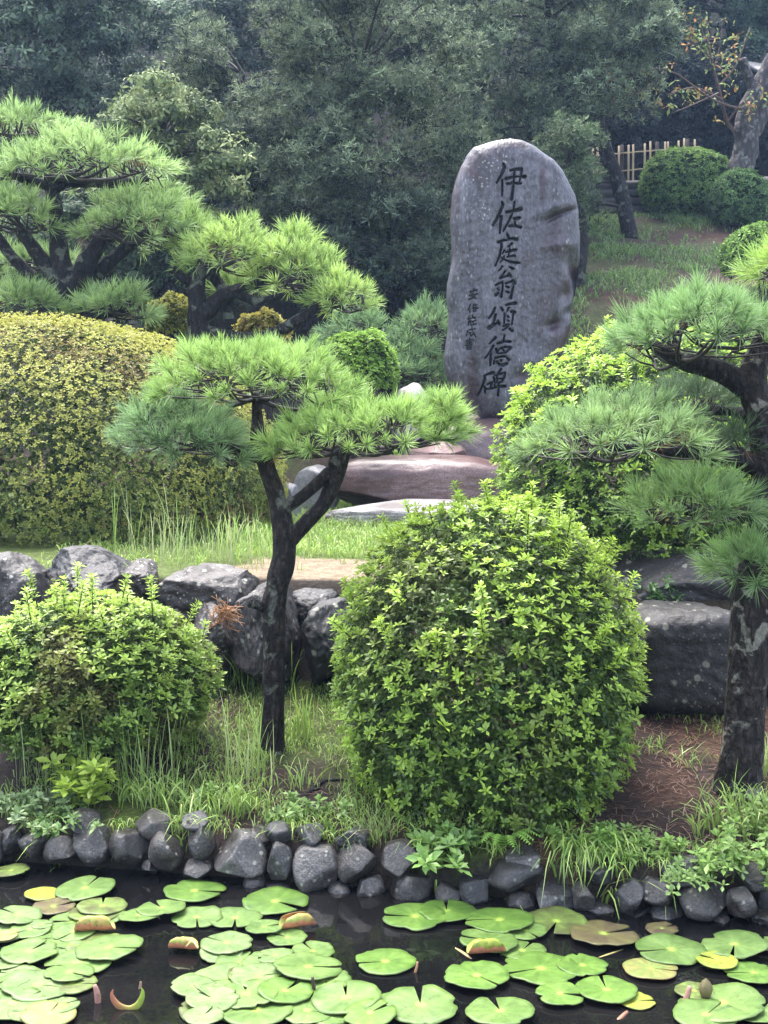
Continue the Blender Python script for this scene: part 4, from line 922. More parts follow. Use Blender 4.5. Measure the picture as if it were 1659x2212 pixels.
tree('conifer_tree', 'low conifer boughs right of the monument above the grassy slope', 1195, 1262, 260, 520, 19.0, 1.2, 24, 60, CON, (.17, .24, .12), CO1, 205, sc=.66, hole=.1, bough=.34)
tree('broadleaf_tree', 'tall dark evergreen with drooping leaf clusters in the upper left corner', -200, 420, -160, 330, 23.5, 4, 105, 60, DRP, (.15, .21, .13), (.02, .034, .026), 206, sc=1.0, hole=.42, bough=.62, flat=.5, up=.3)
tree('broadleaf_shrub', 'pale leaved evergreen shrub rising behind the left pine', 195, 500, 195, 520, 16.8, 1.6, 60, 42, DRP, (.30, .36, .16), (.06, .09, .045), 207, sc=.78, hole=.15, bough=.34, flat=.5, up=.35, cat='shrub', tw=40)
tree('broadleaf_shrub', 'dark leafy shrub low behind the left pines', -80, 560, 420, 740, 17.2, 1.6, 90, 40, DRP, (.09, .13, .075), (.03, .05, .03), 208, sc=.75, hole=.1, bough=.4, up=.4, cat='shrub', tw=40)
tree('broadleaf_tree', 'bluish green evergreen tree in the upper right corner beyond the fence', 1350, 1800, -160, 175, 31, 4, 85, 62, BRD, (.12, .19, .12), (.03, .055, .045), 209, sc=1.35, hole=.1, bough=.8, up=.35, tw=22)
tree('broadleaf_tree', 'dark evergreen between the conifers at the top of the picture', 380, 1000, -260, 120, 27, 4, 80, 60, BRD, (.075, .11, .075), (.025, .04, .03), 210, sc=1.15, hole=.2, bough=.75, up=.35, tw=30)
tree('broadleaf_tree', 'dark evergreen deep in the wood above the broadleaf shrub', 150, 760, 80, 560, 28, 3, 90, 50, BRD, (.05, .075, .055), (.02, .035, .028), 211, sc=1.2, hole=.2, bough=.8, up=.35)
tree('broadleaf_tree', 'black shadowy evergreen directly behind the bamboo fence', 1250, 1760, 120, 400, 28.5, 2, 70, 50, BRD, (.022, .032, .030), (.010, .015, .015), 213, sc=1.3, hole=0, bough=.9, up=.35, tw=22)  # near-black leaf colours: shade of the wood interior painted in
tree('broadleaf_tree', 'dark evergreen beyond the conifers near the top right', 1000, 1480, -260, 200, 29, 3, 70, 55, BRD, (.08, .12, .085), (.025, .045, .035), 212, sc=1.2, hole=.1, bough=.8, up=.35, tw=22)

# far wood on the upper slope: one mass
r = np.random.default_rng(77); g = Geo()
n = 5200; yy = r.uniform(31, 43, n); xx = r.uniform(-.48, .48, n)*yy; zz = ground(xx, yy)+r.uniform(0, 4.5, n)
P = np.column_stack([xx, yy, zz]); y = np.clip(fbm(P*.6, 3, 3)+.4, 0, 1)[:, None]
V, F, cc = scatter(BRD, P, np.column_stack([r.normal(0, .4, n), r.normal(-.5, .3, n), np.ones(n)]), r.uniform(1.8, 3.2, n), np.array([.03, .05, .035])*(1-y)+np.array([.06, .09, .06])*y, r); g.add(V, F, col=cc)
tag(g.build('distant_wood', M['far'], kind='stuff'), 'dark mass of wood on the hillside behind everything')

# cherry tree at the right
ch = thing('cherry_tree', 'old cherry with thick pale trunk and few orange leaves at the right edge', 'tree', W(1600, 372, 23.4))
YC = 23.4
limb(ch, [(1585,400,YC,66),(1598,365,YC,56),(1612,320,YC,52),(1610,270,YC,46),(1622,225,YC,44),(1640,190,YC,40),(1670,130,YC,36),(1700,60,YC,30)], M['cherry_bark'], 'trunk', 14, .2, 101)
limb(ch, [(1618,300,YC,40),(1645,250,YC,34),(1668,215,YC,30)], M['cherry_bark'], 'branch', 12, .2, 102)
limb(ch, [(1625,190,YC,22),(1612,150,YC-.1,18),(1605,128,YC-.2,17)], M['cherry_bark'], 'branch_stub', 10, .2, 103)
r = np.random.default_rng(15); lp, g = [], Geo()
for k_, L_ in enumerate([[(1605,300,YC,12),(1572,265,YC,9),(1555,200,YC-.2,7),(1535,120,YC-.3,5),(1525,40,YC-.3,2)],[(1560,215,YC-.2,6),(1500,190,YC-.3,4),(1440,205,YC-.4,2)],[(1615,240,YC,8),(1540,215,YC-.4,5),(1440,150,YC-.6,4),(1350,165,YC-.8,3),(1270,175,YC-.9,1.5)],[(1440,152,YC-.6,4),(1380,200,YC-.7,3),(1310,195,YC-.8,1.5)],[(1550,190,YC-.2,5),(1590,140,YC-.3,4),(1620,60,YC-.3,2)],[(1540,130,YC-.3,4),(1500,90,YC-.4,2.5),(1480,40,YC-.4,1.2)],[(1555,200,YC-.2,5),(1500,225,YC-.4,3),(1450,245,YC-.5,1.5)],[(1540,150,YC-.3,3),(1555,100,YC-.3,2),(1560,40,YC-.3,1)],[(1535,120,YC-.3,3),(1518,70,YC-.3,2),(1512,20,YC-.3,1)],[(1575,260,YC-.1,5),(1600,225,YC-.3,3),(1625,205,YC-.3,1.5)]]):
    limb(ch, L_, M['brown_twig'], 'branch', 6, .1, 110+k_, 4)
    P = catmull(np.array([W(a, b_, y) for a, b_, y, w in L_]), 14); P = P[int(len(P)*.2):]
    for _ in range(2): lp.append(P[r.random(len(P)) < .33]+r.normal(0, .09, (1, 3)))
P = np.vstack(lp); P = P+r.normal(0, .07, P.shape); n = len(P)
LF = [rosette(3, .10, .042, 70, 130, s+130, simple=True, curl=.3) for s in range(4)]
pal = np.array([[.24, .32, .10], [.32, .38, .14], [.48, .25, .10], [.38, .30, .10], [.18, .26, .10]])
V, F, cc = scatter(LF, P, np.tile([0, -.4, .4], (n, 1))+r.normal(0, .4, (n, 3)), r.uniform(.8, 1.5, n), pal[r.integers(0, 5, n)], r)
g.add(V, F, col=cc); g.build('leaves', M['far'], ch, kind='stuff')

# ------------------------------------------------------------------ lily pads
def pad_z(x, y): return .004
def lily_pad(px, py, wpx, notch, kind, seed, label, shape='flat', group='lily pads on the pond'):
    r = np.random.default_rng(seed)
    # where the line of sight meets the water
    a_ = (py-CY)/FPX; s_ = math.tan(PITCH+math.atan(a_)); Y = CAMH/s_; c = W(px, py, Y); c[2] = .004
    R = wpx/2*Y/FPX/math.cos(PITCH)*1.1
    na, nr_ = 44, 6; gap = r.uniform(.10, .3)
    th = np.linspace(gap/2, 2*np.pi-gap/2, na); rr = np.array([.0, .18, .42, .66, .86, 1.0])
    edge = 1+.045*vnoise(np.column_stack([np.cos(th)*3.3, np.sin(th)*3.3, th*0+seed]), seed)+.012*vnoise(np.column_stack([th*9, th*0, th*0]), seed+1)
    edge = edge*(1-.10*np.exp(-((th-gap/2)/.25)**2)*0-.06*np.exp(-((np.minimum(th, 2*np.pi-th)-gap/2)/.12)**2))
    for _ in range(r.integers(0, 4)):       # bites and tears in the rim
        edge = edge*(1-r.uniform(.06, .2)*np.exp(-((th-r.uniform(.5, 5.8))/r.uniform(.05, .14))**2))
    tz = np.array(notch*math.pi/180)
    ang = th[None, :]+tz; rad = rr[:, None]*edge[None, :]
    lx, ly = R*rad*np.cos(ang), R*rad*np.sin(ang)
    lz = .004+R*(.030*rad**2*vnoise(np.column_stack([(lx/R*1.7).ravel(), (ly/R*1.7).ravel(), np.full(lx.size, seed)]), seed+2).reshape(lx.shape)+.018*rad**3*np.sin(th[None, :]*r.integers(3, 6)+seed))
    lz = lz-.012*R*np.exp(-(rad/.15)**2)
    ta, tm = r.uniform(0, 6.28), r.uniform(0, .09); lz = lz+tm*(lx*np.cos(ta)+ly*np.sin(ta)+R)*(shape == 'flat')+.05*R*rad**4*np.clip(vnoise(np.column_stack([np.cos(ang).ravel()*1.2, np.sin(ang).ravel()*1.2, np.full(ang.size if ang.shape == rad.shape else ang.size, seed*1.7)]), seed+9), 0, 1).reshape(ang.shape)
    if shape == 'up':       # one side folded up over the leaf
        d = lx*math.cos(tz+2.0)+ly*math.sin(tz+2.0); lift = np.clip(d+.05*R, 0, None)
        lz = lz+lift*.9; lx = lx-math.cos(tz+2.0)*lift*.75; ly = ly-math.sin(tz+2.0)*lift*.75-0
    if shape in ('roll', 'fold'):
        bend_axis = {'roll': 20, 'fold': notch*.12}[shape]*math.pi/180
        ca, sa = math.cos(bend_axis), math.sin(bend_axis)
        u, v = lx*ca+ly*sa, -lx*sa+ly*ca
        if shape == 'roll': rc = R*.36; ph = v/rc; v2 = rc*np.sin(ph); z2 = rc*(1-np.cos(ph))
        else:               # the near side curls up and over
            rc = R*.40; ph = np.clip((-v+R*.12)/rc, 0, 2.6); cur = -v > -R*.12
            v2 = np.where(cur, R*.12-rc*np.sin(ph), v); z2 = np.where(cur, rc*(1-np.cos(ph)), 0)+np.clip(v, 0, None)*.35
        lx, ly, lz = u*ca-v2*sa, u*sa+v2*ca, z2+.004+.03*R*vnoise(np.column_stack([(u/R*2).ravel(), (v/R*2).ravel(), np.full(u.size, seed)]), seed).reshape(u.shape)
    pal = {'green': ((.165, .26, .07), (.09, .165, .035)), 'bright': ((.14, .25, .045), (.08, .165, .025)), 'pale': ((.20, .28, .105), (.12, .195, .06)), 'red': ((.36, .44, .09), (.42, .30, .09)), 'yellow': ((.34, .38, .05), (.24, .31, .045)), 'brown': ((.10, .065, .05), (.16, .15, .05)), 'rust': ((.26, .24, .08), (.18, .27, .07)), 'mottled': ((.18, .27, .06), (.09, .10, .035))}[kind]
    nz = fbm(np.column_stack([(lx/R*2.4).ravel(), (ly/R*2.4).ravel(), np.full(lx.size, seed*1.3)]), seed+7, 3).reshape(lx.shape)
    t = np.clip(.5+1.1*nz, 0, 1)
    col = np.array(pal[0])*t[..., None]+np.array(pal[1])*(1-t[..., None])
    vein = .93+.10*np.cos(th*11)[None, :]*np.ones_like(rad)
    col = col*vein[..., None]; ctr = np.exp(-(rad/.10)**2)[..., None]; col = col*(1-ctr)+np.array([.42, .58, .10])*ctr
    top = np.stack([lx, ly, lz], -1).reshape(-1, 3); nrm = np.array([0, 0, .0035]); bot = top-nrm
    under = np.array([.55, .22, .12]) if kind in ('red', 'rust') or shape != 'flat' else np.array([.16, .14, .06])
    V = np.vstack([top, bot])+c; n = len(top)
    i, j = np.meshgrid(np.arange(nr_-1), np.arange(na-1), indexing='ij'); k = (i*na+j).ravel()
    f = np.column_stack([k, k+na, k+na+1, k+1]); e_ = (nr_-1)*na+np.arange(na-1)
    rim = np.column_stack([e_, e_+n, e_+1+n, e_+1])
    colb = np.tile(under, (n, 1))*np.repeat(vein[:, :, None], 1, 2).reshape(-1, 1)
    cc = np.vstack([col.reshape(-1, 3), colb])
    o = add_mesh('lily_pad', V, [np.vstack([f, f[:, ::-1]+n, rim])], M['pad'], col=cc, smooth=True, at=c)
    tag(o, label, 'lily pad', group); return o
PADS = [  # picture x, y, width, notch direction (deg, 0 = right, 90 = away), kind, label
 (420,1929,124,-12,'bright','lone oval lily pad in open water at the end of the trailing grass stem'),
 (595,1953,136,-35,'bright','lone lily pad with a wedge notch, in open water left of the red rolled pad'),
 (184,1930,120,75,'green','two-lobed lily pad at the back of the left raft'),
 (24,1892,72,160,'mottled','tilted lily pad at the left picture edge nearest the stones'),
 (92,1936,74,200,'yellow','ragged yellow green leaf at the back left of the raft'),
 (116,1964,86,30,'brown','decaying brown and yellow pad at the back left of the raft'),
 (38,1989,96,150,'pale','big pale pad at the left edge, behind the folded orange leaf'),
 (222,1969,100,100,'mottled','mottled lily pad just behind the orange folded leaf'),
 (160,1994,108,185,'green','lily pad touching the left side of the orange folded leaf'),
 (238,1988,66,250,'green','small lily pad right behind the orange folded leaf'),
 (92,2006,44,10,'pale','tiny pale pad tucked between the left raft leaves'),
 (348,1975,100,120,'green','lily pad at the back right of the left raft'),
 (425,1987,104,280,'green','wavy lily pad in the strip joining the left and middle rafts'),
 (508,1989,112,275,'green','lily pad with a front notch left of the red rolled pad'),
 (572,2013,80,20,'green','lily pad directly under the red rolled leaf'),
 (64,2066,118,60,'green','lily pad in the middle of the left raft'),
 (14,2088,62,0,'pale','pale pad cut by the left picture edge, mid raft'),
 (168,2088,132,200,'green','lily pad at the right rim of the left raft'),
 (236,2060,136,-18,'green','lily pad with a notch pointing right into open water beside the half folded leaf'),
 (10,2033,56,20,'rust','yellowish pad at the left edge behind the left raft'),
 (82,2137,148,-5,'pale','large pad with a straight slit, front of the left raft'),
 (28,2176,136,40,'green','pad in the lower left corner of the picture'),
 (106,2203,112,80,'rust','rusty spotted pad at the bottom edge, lower left'),
 (490,2049,106,150,'pale','back left pad of the middle raft'),
 (522,2084,110,70,'green','pad in the middle of the middle raft with a small yellow spot'),
 (594,2073,80,200,'pale','small pale pad at the back of the middle raft'),
 (676,2063,88,120,'green','back right pad of the middle raft'),
 (666,2106,140,5,'green','large pad with a right hand notch at the right rim of the middle raft'),
 (496,2124,160,190,'pale','widest pale pad of the middle raft'),
 (420,2141,98,30,'pale','pale pad at the left rim of the middle raft'),
 (532,2160,132,100,'green','pad low in the middle raft, left of the dark stalk'),
 (616,2156,112,60,'bright','brighter pad in front of the dark stalk'),
 (552,2190,150,30,'green','pad near the bottom edge, left of centre'),
 (664,2190,120,-20,'green','pad near the bottom edge below the dark stalk'),
 (748,2170,140,95,'green','pad with a notch at its back, bottom centre'),
 (440,2208,80,60,'pale','pad cut by the bottom edge, left of centre'),
 (832,2081,124,195,'bright','lone pad with a left notch in the open water at centre'),
 (896,1986,132,178,'bright','pad with a left slit beside the pond stones, right of centre'),
 (965,1975,116,90,'bright','pad lifted against the pond stones, second of the row right of centre'),
 (1078,2000,140,176,'bright','third pad of the row below the pond stones'),
 (1135,2018,88,300,'green','pad between the row at the stones and the right raft'),
 (1202,1999,126,250,'mottled','insect eaten yellow green pad at the back of the right raft'),
 (1304,2028,138,20,'brown','sunken brown pad with yellow patches, right'),
 (1055,2044,118,170,'green','pad behind the folded orange yellow leaf'),
 (1128,2057,96,60,'green','pad to the right of the folded orange yellow leaf'),
 (1168,2099,156,200,'bright','largest pad right of centre, in front of the folded yellow leaf'),
 (1258,2094,102,160,'bright','pad overlapping the right side of the largest pad'),
 (1030,2120,132,-50,'bright','lone round pad with a front notch below the folded yellow leaf'),
 (1405,2098,112,-15,'rust','red rimmed oval pad alone, right'),
 (1450,2060,142,190,'green','big two-lobed pad with a left notch, right'),
 (1586,2054,130,250,'green','pad near the right picture edge, back'),
 (1548,2086,84,140,'yellow','yellow pad with a torn notch near the right edge'),
 (1628,2108,116,180,'bright','pad with a left slit cut by the right edge'),
 (1655,2046,60,90,'green','pad at the right edge farthest back'),
 (1210,2158,100,-12,'bright','small pad with right notch in the front right open water'),
 (1310,2150,122,92,'bright','pad with a back notch touching the bright yellow leaf'),
 (1375,2166,76,0,'yellow','bright yellow leaf with brown tip, front right'),
 (908,2183,152,92,'green','pad with a deep back notch at the bottom, right of centre'),
 (842,2180,90,150,'bright','pad behind the deeply notched one at the bottom'),
 (1080,2200,140,100,'green','pad with a back notch cut by the bottom edge, right of centre'),
 (1560,2178,176,150,'green','wide pad in the lower right corner'),
 (1525,2202,130,40,'green','pad cut by the bottom edge at lower right'),
 (1640,2198,100,60,'green','pad in the lower right corner cut by the edge'),
 (300,1990,84,60,'green','lily pad between the orange folded leaf and the strip of wavy pads'),
 (120,2030,110,200,'green','lily pad in front of the orange folded leaf, left raft'),
 (560,2118,120,20,'pale','pale overlapped pad at the heart of the middle raft'),
 (700,2130,110,300,'green','pad just right of the dark stalk'),
 (460,2172,110,140,'pale','pale pad at the lower left rim of the middle raft'),
 (620,2030,80,150,'green','pad half under the red rolled leaf, behind the middle raft'),
 (150,2110,100,330,'green','overlapped pad at the inner side of the left raft'),
 (1500,2150,80,20,'mottled','mottled pad behind the lily bud'),
 (800,2205,110,40,'bright','pad cut by the bottom edge at the centre'),
 (1430,2010,66,30,'brown','dark half sunken pad by the right shore stones')]
for k_, (a, b_, w, nt, kd, lb) in enumerate(PADS):
    o = lily_pad(a, b_, w, nt, kd, 500+k_, lb); o.location.z += .0045*(k_ % 4)
lily_pad(204,2020,84,40,'red',590,'orange and green folded lily leaf standing up in the left raft','fold').location.z += .012
lily_pad(643,2010,76,70,'red',591,'rolled pinkish red lily leaf left of centre','roll').location.z += .012
lily_pad(396,2058,62,-60,'red',592,'half folded leaf with a red underside in open water','fold').location.z += .01
lily_pad(1050,2070,80,90,'yellow',593,'folded yellow and orange lily leaf right of centre','fold').location.z += .014
s_ = math.tan(PITCH+math.atan((2180-CY)/FPX)); Yq = CAMH/s_; q0 = W(277, 2180, Yq); q0[2] = 0; m_ = Yq/FPX
P = np.array([q0+np.array([a*m_, 0, b_*m_]) for a, b_ in [(-33, 46), (-36, 34), (-30, 18), (-18, 6), (2, 0), (20, 8), (30, 24), (33, 40), (30, 50)]])
V, F3, F4 = tube(P, np.array([1, 4, 7, 8, 8, 8, 6.5, 4, 1])*m_, 10, 4); V[:, 1] = q0[1]+(V[:, 1]-q0[1])*.35
g = Geo(); tt_ = np.clip((V[:, 0]-P[:, 0].min())/np.ptp(P[:, 0]), 0, 1)[:, None]; g.add(V, F3, F4, col=np.array([.45, .17, .10])*(1-tt_)+np.array([.30, .42, .06])*tt_)
tag(g.build('curled_leaf', M['pad'], smooth=True, at=q0), 'red and green crescent shaped curled leaf rising from the water', 'lily leaf')
def stalk(px0, py0, dx, dz, name, col, w, label, dyy=0.0):
    s_ = math.tan(PITCH+math.atan((py0-CY)/FPX)); Y = CAMH/s_; p = W(px0, py0, Y); p[2] = -.01; m = Y/FPX
    e_ = p+np.array([dx*m, dyy, dz*m]); V, F3, F4 = tube([p, (p+e_)/2+[.003, 0, .004], e_], [w*m/2, w*m/2, w*m*.35], 8, 3); g = Geo(); g.add(V, F3, F4, col=col)
    tag(g.build(name, M['pad'], smooth=True, at=p), label, 'stalk')
r = np.random.default_rng(88)
ORD = ['nearest', 'second', 'third', 'fourth', 'fifth', 'sixth', 'seventh', 'eighth', 'ninth', 'tenth', 'eleventh', 'twelfth']
for raft, n, bx_ in (('left', 12, (-10, 230, 1975, 2200)), ('middle', 10, (400, 720, 2040, 2205))):
    spots = sorted([(r.uniform(bx_[2], bx_[3]), r.uniform(bx_[0], bx_[1])) for _ in range(n)], reverse=True)
    for k_, (b_, a) in enumerate(spots):
        lb = 'pale green pad overlapped by others in the dense %s raft, %s to the bottom edge' % (raft, ORD[k_]) if k_ == 0 else 'pale green pad overlapped by others in the dense %s raft, %s from the bottom edge' % (raft, ORD[k_])
        o = lily_pad(a, b_, r.uniform(80, 125), r.uniform(0, 360), ['green', 'pale', 'green', 'mottled'][k_ % 4], 640+k_+20*(raft == 'left'), lb, group='overlapped pads of the '+raft+' raft'); o.location.z += .0012*(k_ % 3)
stalk(212, 2165, -7, 46, 'lily_stalk', (.42, .22, .18), 14, 'thick pinkish stalk sticking up left of the crescent leaf')
stalk(677, 2150, -2, 48, 'lily_stalk', (.06, .04, .03), 9, 'dark upright stalk in the middle raft')
stalk(1476, 2168, 14, 46, 'lily_stalk', (.42, .22, .18), 14, 'pink stalk rising in the front right water')
stalk(895, 2100, 7, 30, 'lily_stalk', (.45, .26, .14), 6, 'thin brown stalk right of the lone central pad')
stalk(1330, 2204, 32, 10, 'lily_stalk', (.34, .16, .10), 10, 'reddish stalk lying at the bottom edge, right of centre', .05)
stalk(975, 2042, 40, 4, 'lily_stalk', (.46, .34, .16), 9, 'straw coloured stalk left of the folded yellow leaf', -.12)
stalk(1270, 2075, 90, 4, 'lily_stalk', (.40, .34, .12), 7, 'long yellowish stalk lying across the right water', .10)
stalk(300, 2135, 4, 22, 'lily_stalk', (.34, .22, .14), 6, 'small brown stalk behind the crescent leaf')
s_ = math.tan(PITCH+math.atan((2165-CY)/FPX)); Yb = CAMH/s_; bd = thing('lily_bud', 'closed brown green water lily bud at lower right', 'flower bud', (*W(1524, 2165, Yb)[:2], 0))
for k_ in range(5):
    a = k_*1.257; th = np.linspace(0, 1, 7); rd = .022*np.sin(np.pi*np.clip(th*.92+.08, 0, 1))**.8; c0 = W(1524, 2165, Yb); c0[2] = .01; V = []
    for da in (-.75, 0, .75): V.append(np.column_stack([c0[0]+rd*np.cos(a+da)*(1.12 if da == 0 else 1), c0[1]+rd*np.sin(a+da)*(1.12 if da == 0 else 1), c0[2]+.075*th]))
    V = np.concatenate(V); f = [[q_*7+i, q_*7+7+i, q_*7+8+i, q_*7+1+i] for q_ in range(2) for i in range(6)]
    add_mesh('petal', V, np.array(f), M['pad'], bd, np.tile([.16, .13, .06], (len(V), 1)), True)

# ------------------------------------------------------------------ grass, weeds
def grass_stuff(name, label, xs_, ys_, n, h, seed, cols, mask=None, w=.004, bend=(.2, .8), zmin=None, per=5, spread=.02):
    r = np.random.default_rng(seed); x = r.uniform(*xs_, n); y = r.uniform(*ys_, n)
    k_ = np.ones(n, bool) if mask is None else mask(x, y, r)
    x, y = np.repeat(x[k_], per), np.repeat(y[k_], per); x = x+r.normal(0, spread, len(x)); y = y+r.normal(0, spread, len(y))
    base = np.column_stack([x, y, ground(x, y)-.005]); n = len(x)
    hh = r.uniform(*h, n); ln = np.column_stack([r.normal(0, .35, n), r.normal(-.1, .35, n), np.zeros(n)])
    c = np.array(cols); col = c[r.integers(0, len(c), n)]*r.uniform(.75, 1.2, (n, 1))
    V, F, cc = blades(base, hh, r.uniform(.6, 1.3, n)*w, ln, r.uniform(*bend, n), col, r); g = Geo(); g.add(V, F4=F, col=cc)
    return tag(g.build(name, M['grass'], kind='stuff'), label)
GR = [(.30, .46, .09), (.38, .54, .12), (.24, .40, .09), (.44, .54, .18)]
def nmask(f, thr, seed): return lambda x, y, r: fbm(np.column_stack([x*f, y*f, x*0]), seed, 3)+r.normal(0, .15, len(x)) > thr
pcx, pcy = pc[0], pc[1]
def upmask(x, y, r):
    d = np.hypot((x-pcx)/.75, (y-pcy)/.62); return (y > ybould(x)+.35) & ((x > -1.0) | (r.random(len(x)) < .2)) & ((d > .95+r.normal(0, .15, len(x))) | (r.random(len(x)) < .04))
grass_stuff('terrace_grass', 'bright grass covering the terrace in front of the monument', (-2.2, 2.6), (7.7, 13.5), 9000, (.06, .16), 1, GR, upmask, .0055, per=4)
grass_stuff('bank_grass', 'sparse low grass on the mossy pond bank', (-1.9, 2.2), (5.3, 7.3), 7500, (.02, .10), 2, GR, lambda x, y, r: (y > yedge(x)+.12) & (y < ybould(x)+.1) & (fbm(np.column_stack([x*2.5, y*2.5, x*0]), 8, 3)+r.normal(0, .15, len(x))+.22*((x < -.1) & (x > -1.05)) > .16), .0042, per=4)
grass_stuff('slope_grass', 'green weeds on the brown slope right of the monument', (1.5, 8), (14.8, 24), 13000, (.06, .2), 3, [(.16, .27, .08), (.22, .34, .10), (.13, .22, .07)], nmask(1.3, -.04, 12), .014, per=4, spread=.05)
# fallen needles on the bank
r = np.random.default_rng(9); n = 5200; x = r.uniform(-1.6, 2.0, n); y = r.uniform(5.2, 7.0, n)
k_ = (y > yedge(x)+.13) & (y < ybould(x)) & (r.random(n) < np.where(x > .5, 1, .28)); x, y = x[k_], y[k_]; n = len(x); a = r.uniform(0, np.pi, n); L = r.uniform(.03, .07, n)
dx, dy = np.cos(a)*L/2, np.sin(a)*L/2; wv = .0016
c = np.column_stack([x, y, ground(x, y)+.006]); e1 = np.column_stack([x-dx, y-dy, ground(x-dx, y-dy)+.008]); e2 = np.column_stack([x+dx, y+dy, ground(x+dx, y+dy)+.010]); pn = np.column_stack([-np.sin(a), np.cos(a), a*0])*wv
V = np.stack([e1-pn, e1+pn, e2+pn, e2-pn], 1).reshape(-1, 3); F = (np.array([[0, 1, 2, 3]])+(np.arange(n)*4)[:, None])
cc = np.repeat(np.array([[.20, .095, .065], [.15, .08, .06], [.26, .16, .10]])[r.integers(0, 3, n)], 4, 0)
tag(add_mesh('fallen_needles', V, F, M['grass'], col=cc), 'reddish fallen pine needles on the bank', kind='stuff')

def tuft(px, py, n, h, seed, label, lean=(0, 0), spread=.05, w=.004, cols=GR, bend=(.1, .7), Yat=None, name='grass_tuft', stiff=.22, hang=0, group='grass clumps'):
    r = np.random.default_rng(seed); b0 = on_ground(px, py) if Yat is None else W(px, py, Yat)
    t = b0+np.column_stack([np.clip(r.normal(0, spread, n), -1.6*spread, 1.6*spread), np.clip(r.normal(0, spread*.7, n), -spread, spread), np.zeros(n)])
    if Yat is None: t[:, 2] = ground(t[:, 0], t[:, 1])-.01
    ln = np.column_stack([r.normal(lean[0], stiff, n), r.normal(lean[1], stiff, n), np.zeros(n)])
    bd = r.uniform(*bend, n)+hang*r.uniform(.5, 1.1, n); c = np.array(cols)
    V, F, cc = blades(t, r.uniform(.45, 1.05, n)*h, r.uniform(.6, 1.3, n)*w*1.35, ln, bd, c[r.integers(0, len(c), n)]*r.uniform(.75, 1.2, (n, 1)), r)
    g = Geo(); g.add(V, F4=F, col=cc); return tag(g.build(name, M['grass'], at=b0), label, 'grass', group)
LT = [(.42, .56, .20), (.34, .52, .13), (.50, .56, .28)]
tuft(330,1205,36,.62,21,'tall thin pale grass at the foot of the clipped mound, left', spread=.16, w=.0032, cols=LT, stiff=.1, bend=(0,.25))
tuft(420,1215,34,.48,22,'tall thin grass at the foot of the clipped mound, middle', spread=.14, w=.0032, cols=LT, stiff=.14, bend=(0,.3))
tuft(520,1215,56,.46,23,'tall bright grass clump at the right end of the clipped mound', spread=.14, w=.004, cols=LT, stiff=.16, bend=(0,.4))
tuft(560,1180,90,.34,24,'bright grass clump left of the pine trunk on the terrace', spread=.14, w=.006, stiff=.2)
tuft(790,1085,60,.45,25,'thin grass growing in front of the long reddish boulder', spread=.2, w=.006, cols=LT, stiff=.14, bend=(0,.3))
tuft(960,1085,30,.4,26,'few grass blades before the reddish boulder beside the azalea', spread=.16, w=.006, cols=LT, stiff=.14, bend=(0,.3))
tuft(640,1080,120,.30,27,'bright grass behind the fork of the front pine', spread=.28, w=.006, cols=LT, stiff=.2)
tuft(150,1690,50,.66,28,'tall seed stalks before the spreading azalea, left', spread=.14, w=.0035, cols=LT, stiff=.12, bend=(0,.2))
tuft(290,1700,60,.64,29,'tall seed stalks before the spreading azalea, right', spread=.12, w=.0035, cols=LT, stiff=.13, bend=(0,.2))
tuft(560,1480,60,.40,30,'green grass in front of the grey boulder beside the trunk', spread=.12, w=.0045, stiff=.16, bend=(.1,.5))
tuft(500,1480,70,.32,31,'darker grass below the low grey rock', spread=.14, w=.0045, cols=[(.10,.2,.05),(.14,.26,.06)], stiff=.25)
tuft(655,1600,26,.34,32,'grass tuft just right of the front pine trunk', spread=.04, w=.006, stiff=.14, bend=(0,.4))
tuft(538,1692,34,.5,33,'upright grass in front of the front pine trunk', spread=.07, w=.004, cols=LT, stiff=.12, bend=(0,.3))
tuft(330,1735,120,.26,34,'dense grass tuft on the pond edge, below the spreading azalea', spread=.09, w=.004, stiff=.4)
tuft(240,1720,70,.24,35,'grass tuft on the pond edge, far left of the front pine', spread=.1, w=.004, stiff=.4)
tuft(440,1760,60,.22,36,'grass tuft above the tilted grey pond stone', spread=.08, w=.004, stiff=.4)
tuft(520,1755,110,.24,37,'dense bright grass tuft on the pond edge below the front pine', spread=.08, w=.004, stiff=.4, lean=(0,-.2))
tuft(395,1800,34,.24,38,'grass tuft with one long stem trailing to the water', spread=.03, w=.005, stiff=.4, lean=(0,-.2), bend=(.3,1))
tuft(610,1775,26,.15,39,'small grass tuft above the pond stones below the front pine', spread=.05, w=.004, stiff=.4)
tuft(705,1800,36,.15,40,'small bright grass tuft between two pond stones', spread=.05, w=.005, stiff=.5, lean=(0,-.3))
tuft(810,1815,60,.20,41,'arching grass tuft left of the foot of the round azalea', spread=.04, w=.004, stiff=.5, cols=[(.24,.34,.09),(.3,.32,.12),(.2,.3,.07)], bend=(.2,.9))
tuft(955,1830,46,.20,42,'grass hanging over the stones below the round azalea', spread=.09, w=.005, stiff=.4, lean=(0,-.4), hang=.7)
tuft(1290,1845,130,.24,43,'large bright grass clump hanging over the pond stones, right of the azalea', spread=.11, w=.007, stiff=.45, lean=(0,-.4), hang=.6)
tuft(1240,1850,60,.22,44,'drooping grass at the left side of the large hanging clump', spread=.05, w=.005, stiff=.35, lean=(-.1,-.5), hang=1.0)
tuft(1345,1850,60,.18,45,'drooping grass at the right side of the large hanging clump', spread=.07, w=.006, stiff=.45, lean=(.1,-.4), hang=.6)
tuft(1600,1790,130,.30,46,'tall grass clump at the foot of the right pine, picture edge', spread=.12, w=.005, stiff=.35)
tuft(1545,1850,70,.20,47,'fine grass tuft hanging over the stones at the right', spread=.06, w=.004, stiff=.45, lean=(0,-.3), hang=.4)
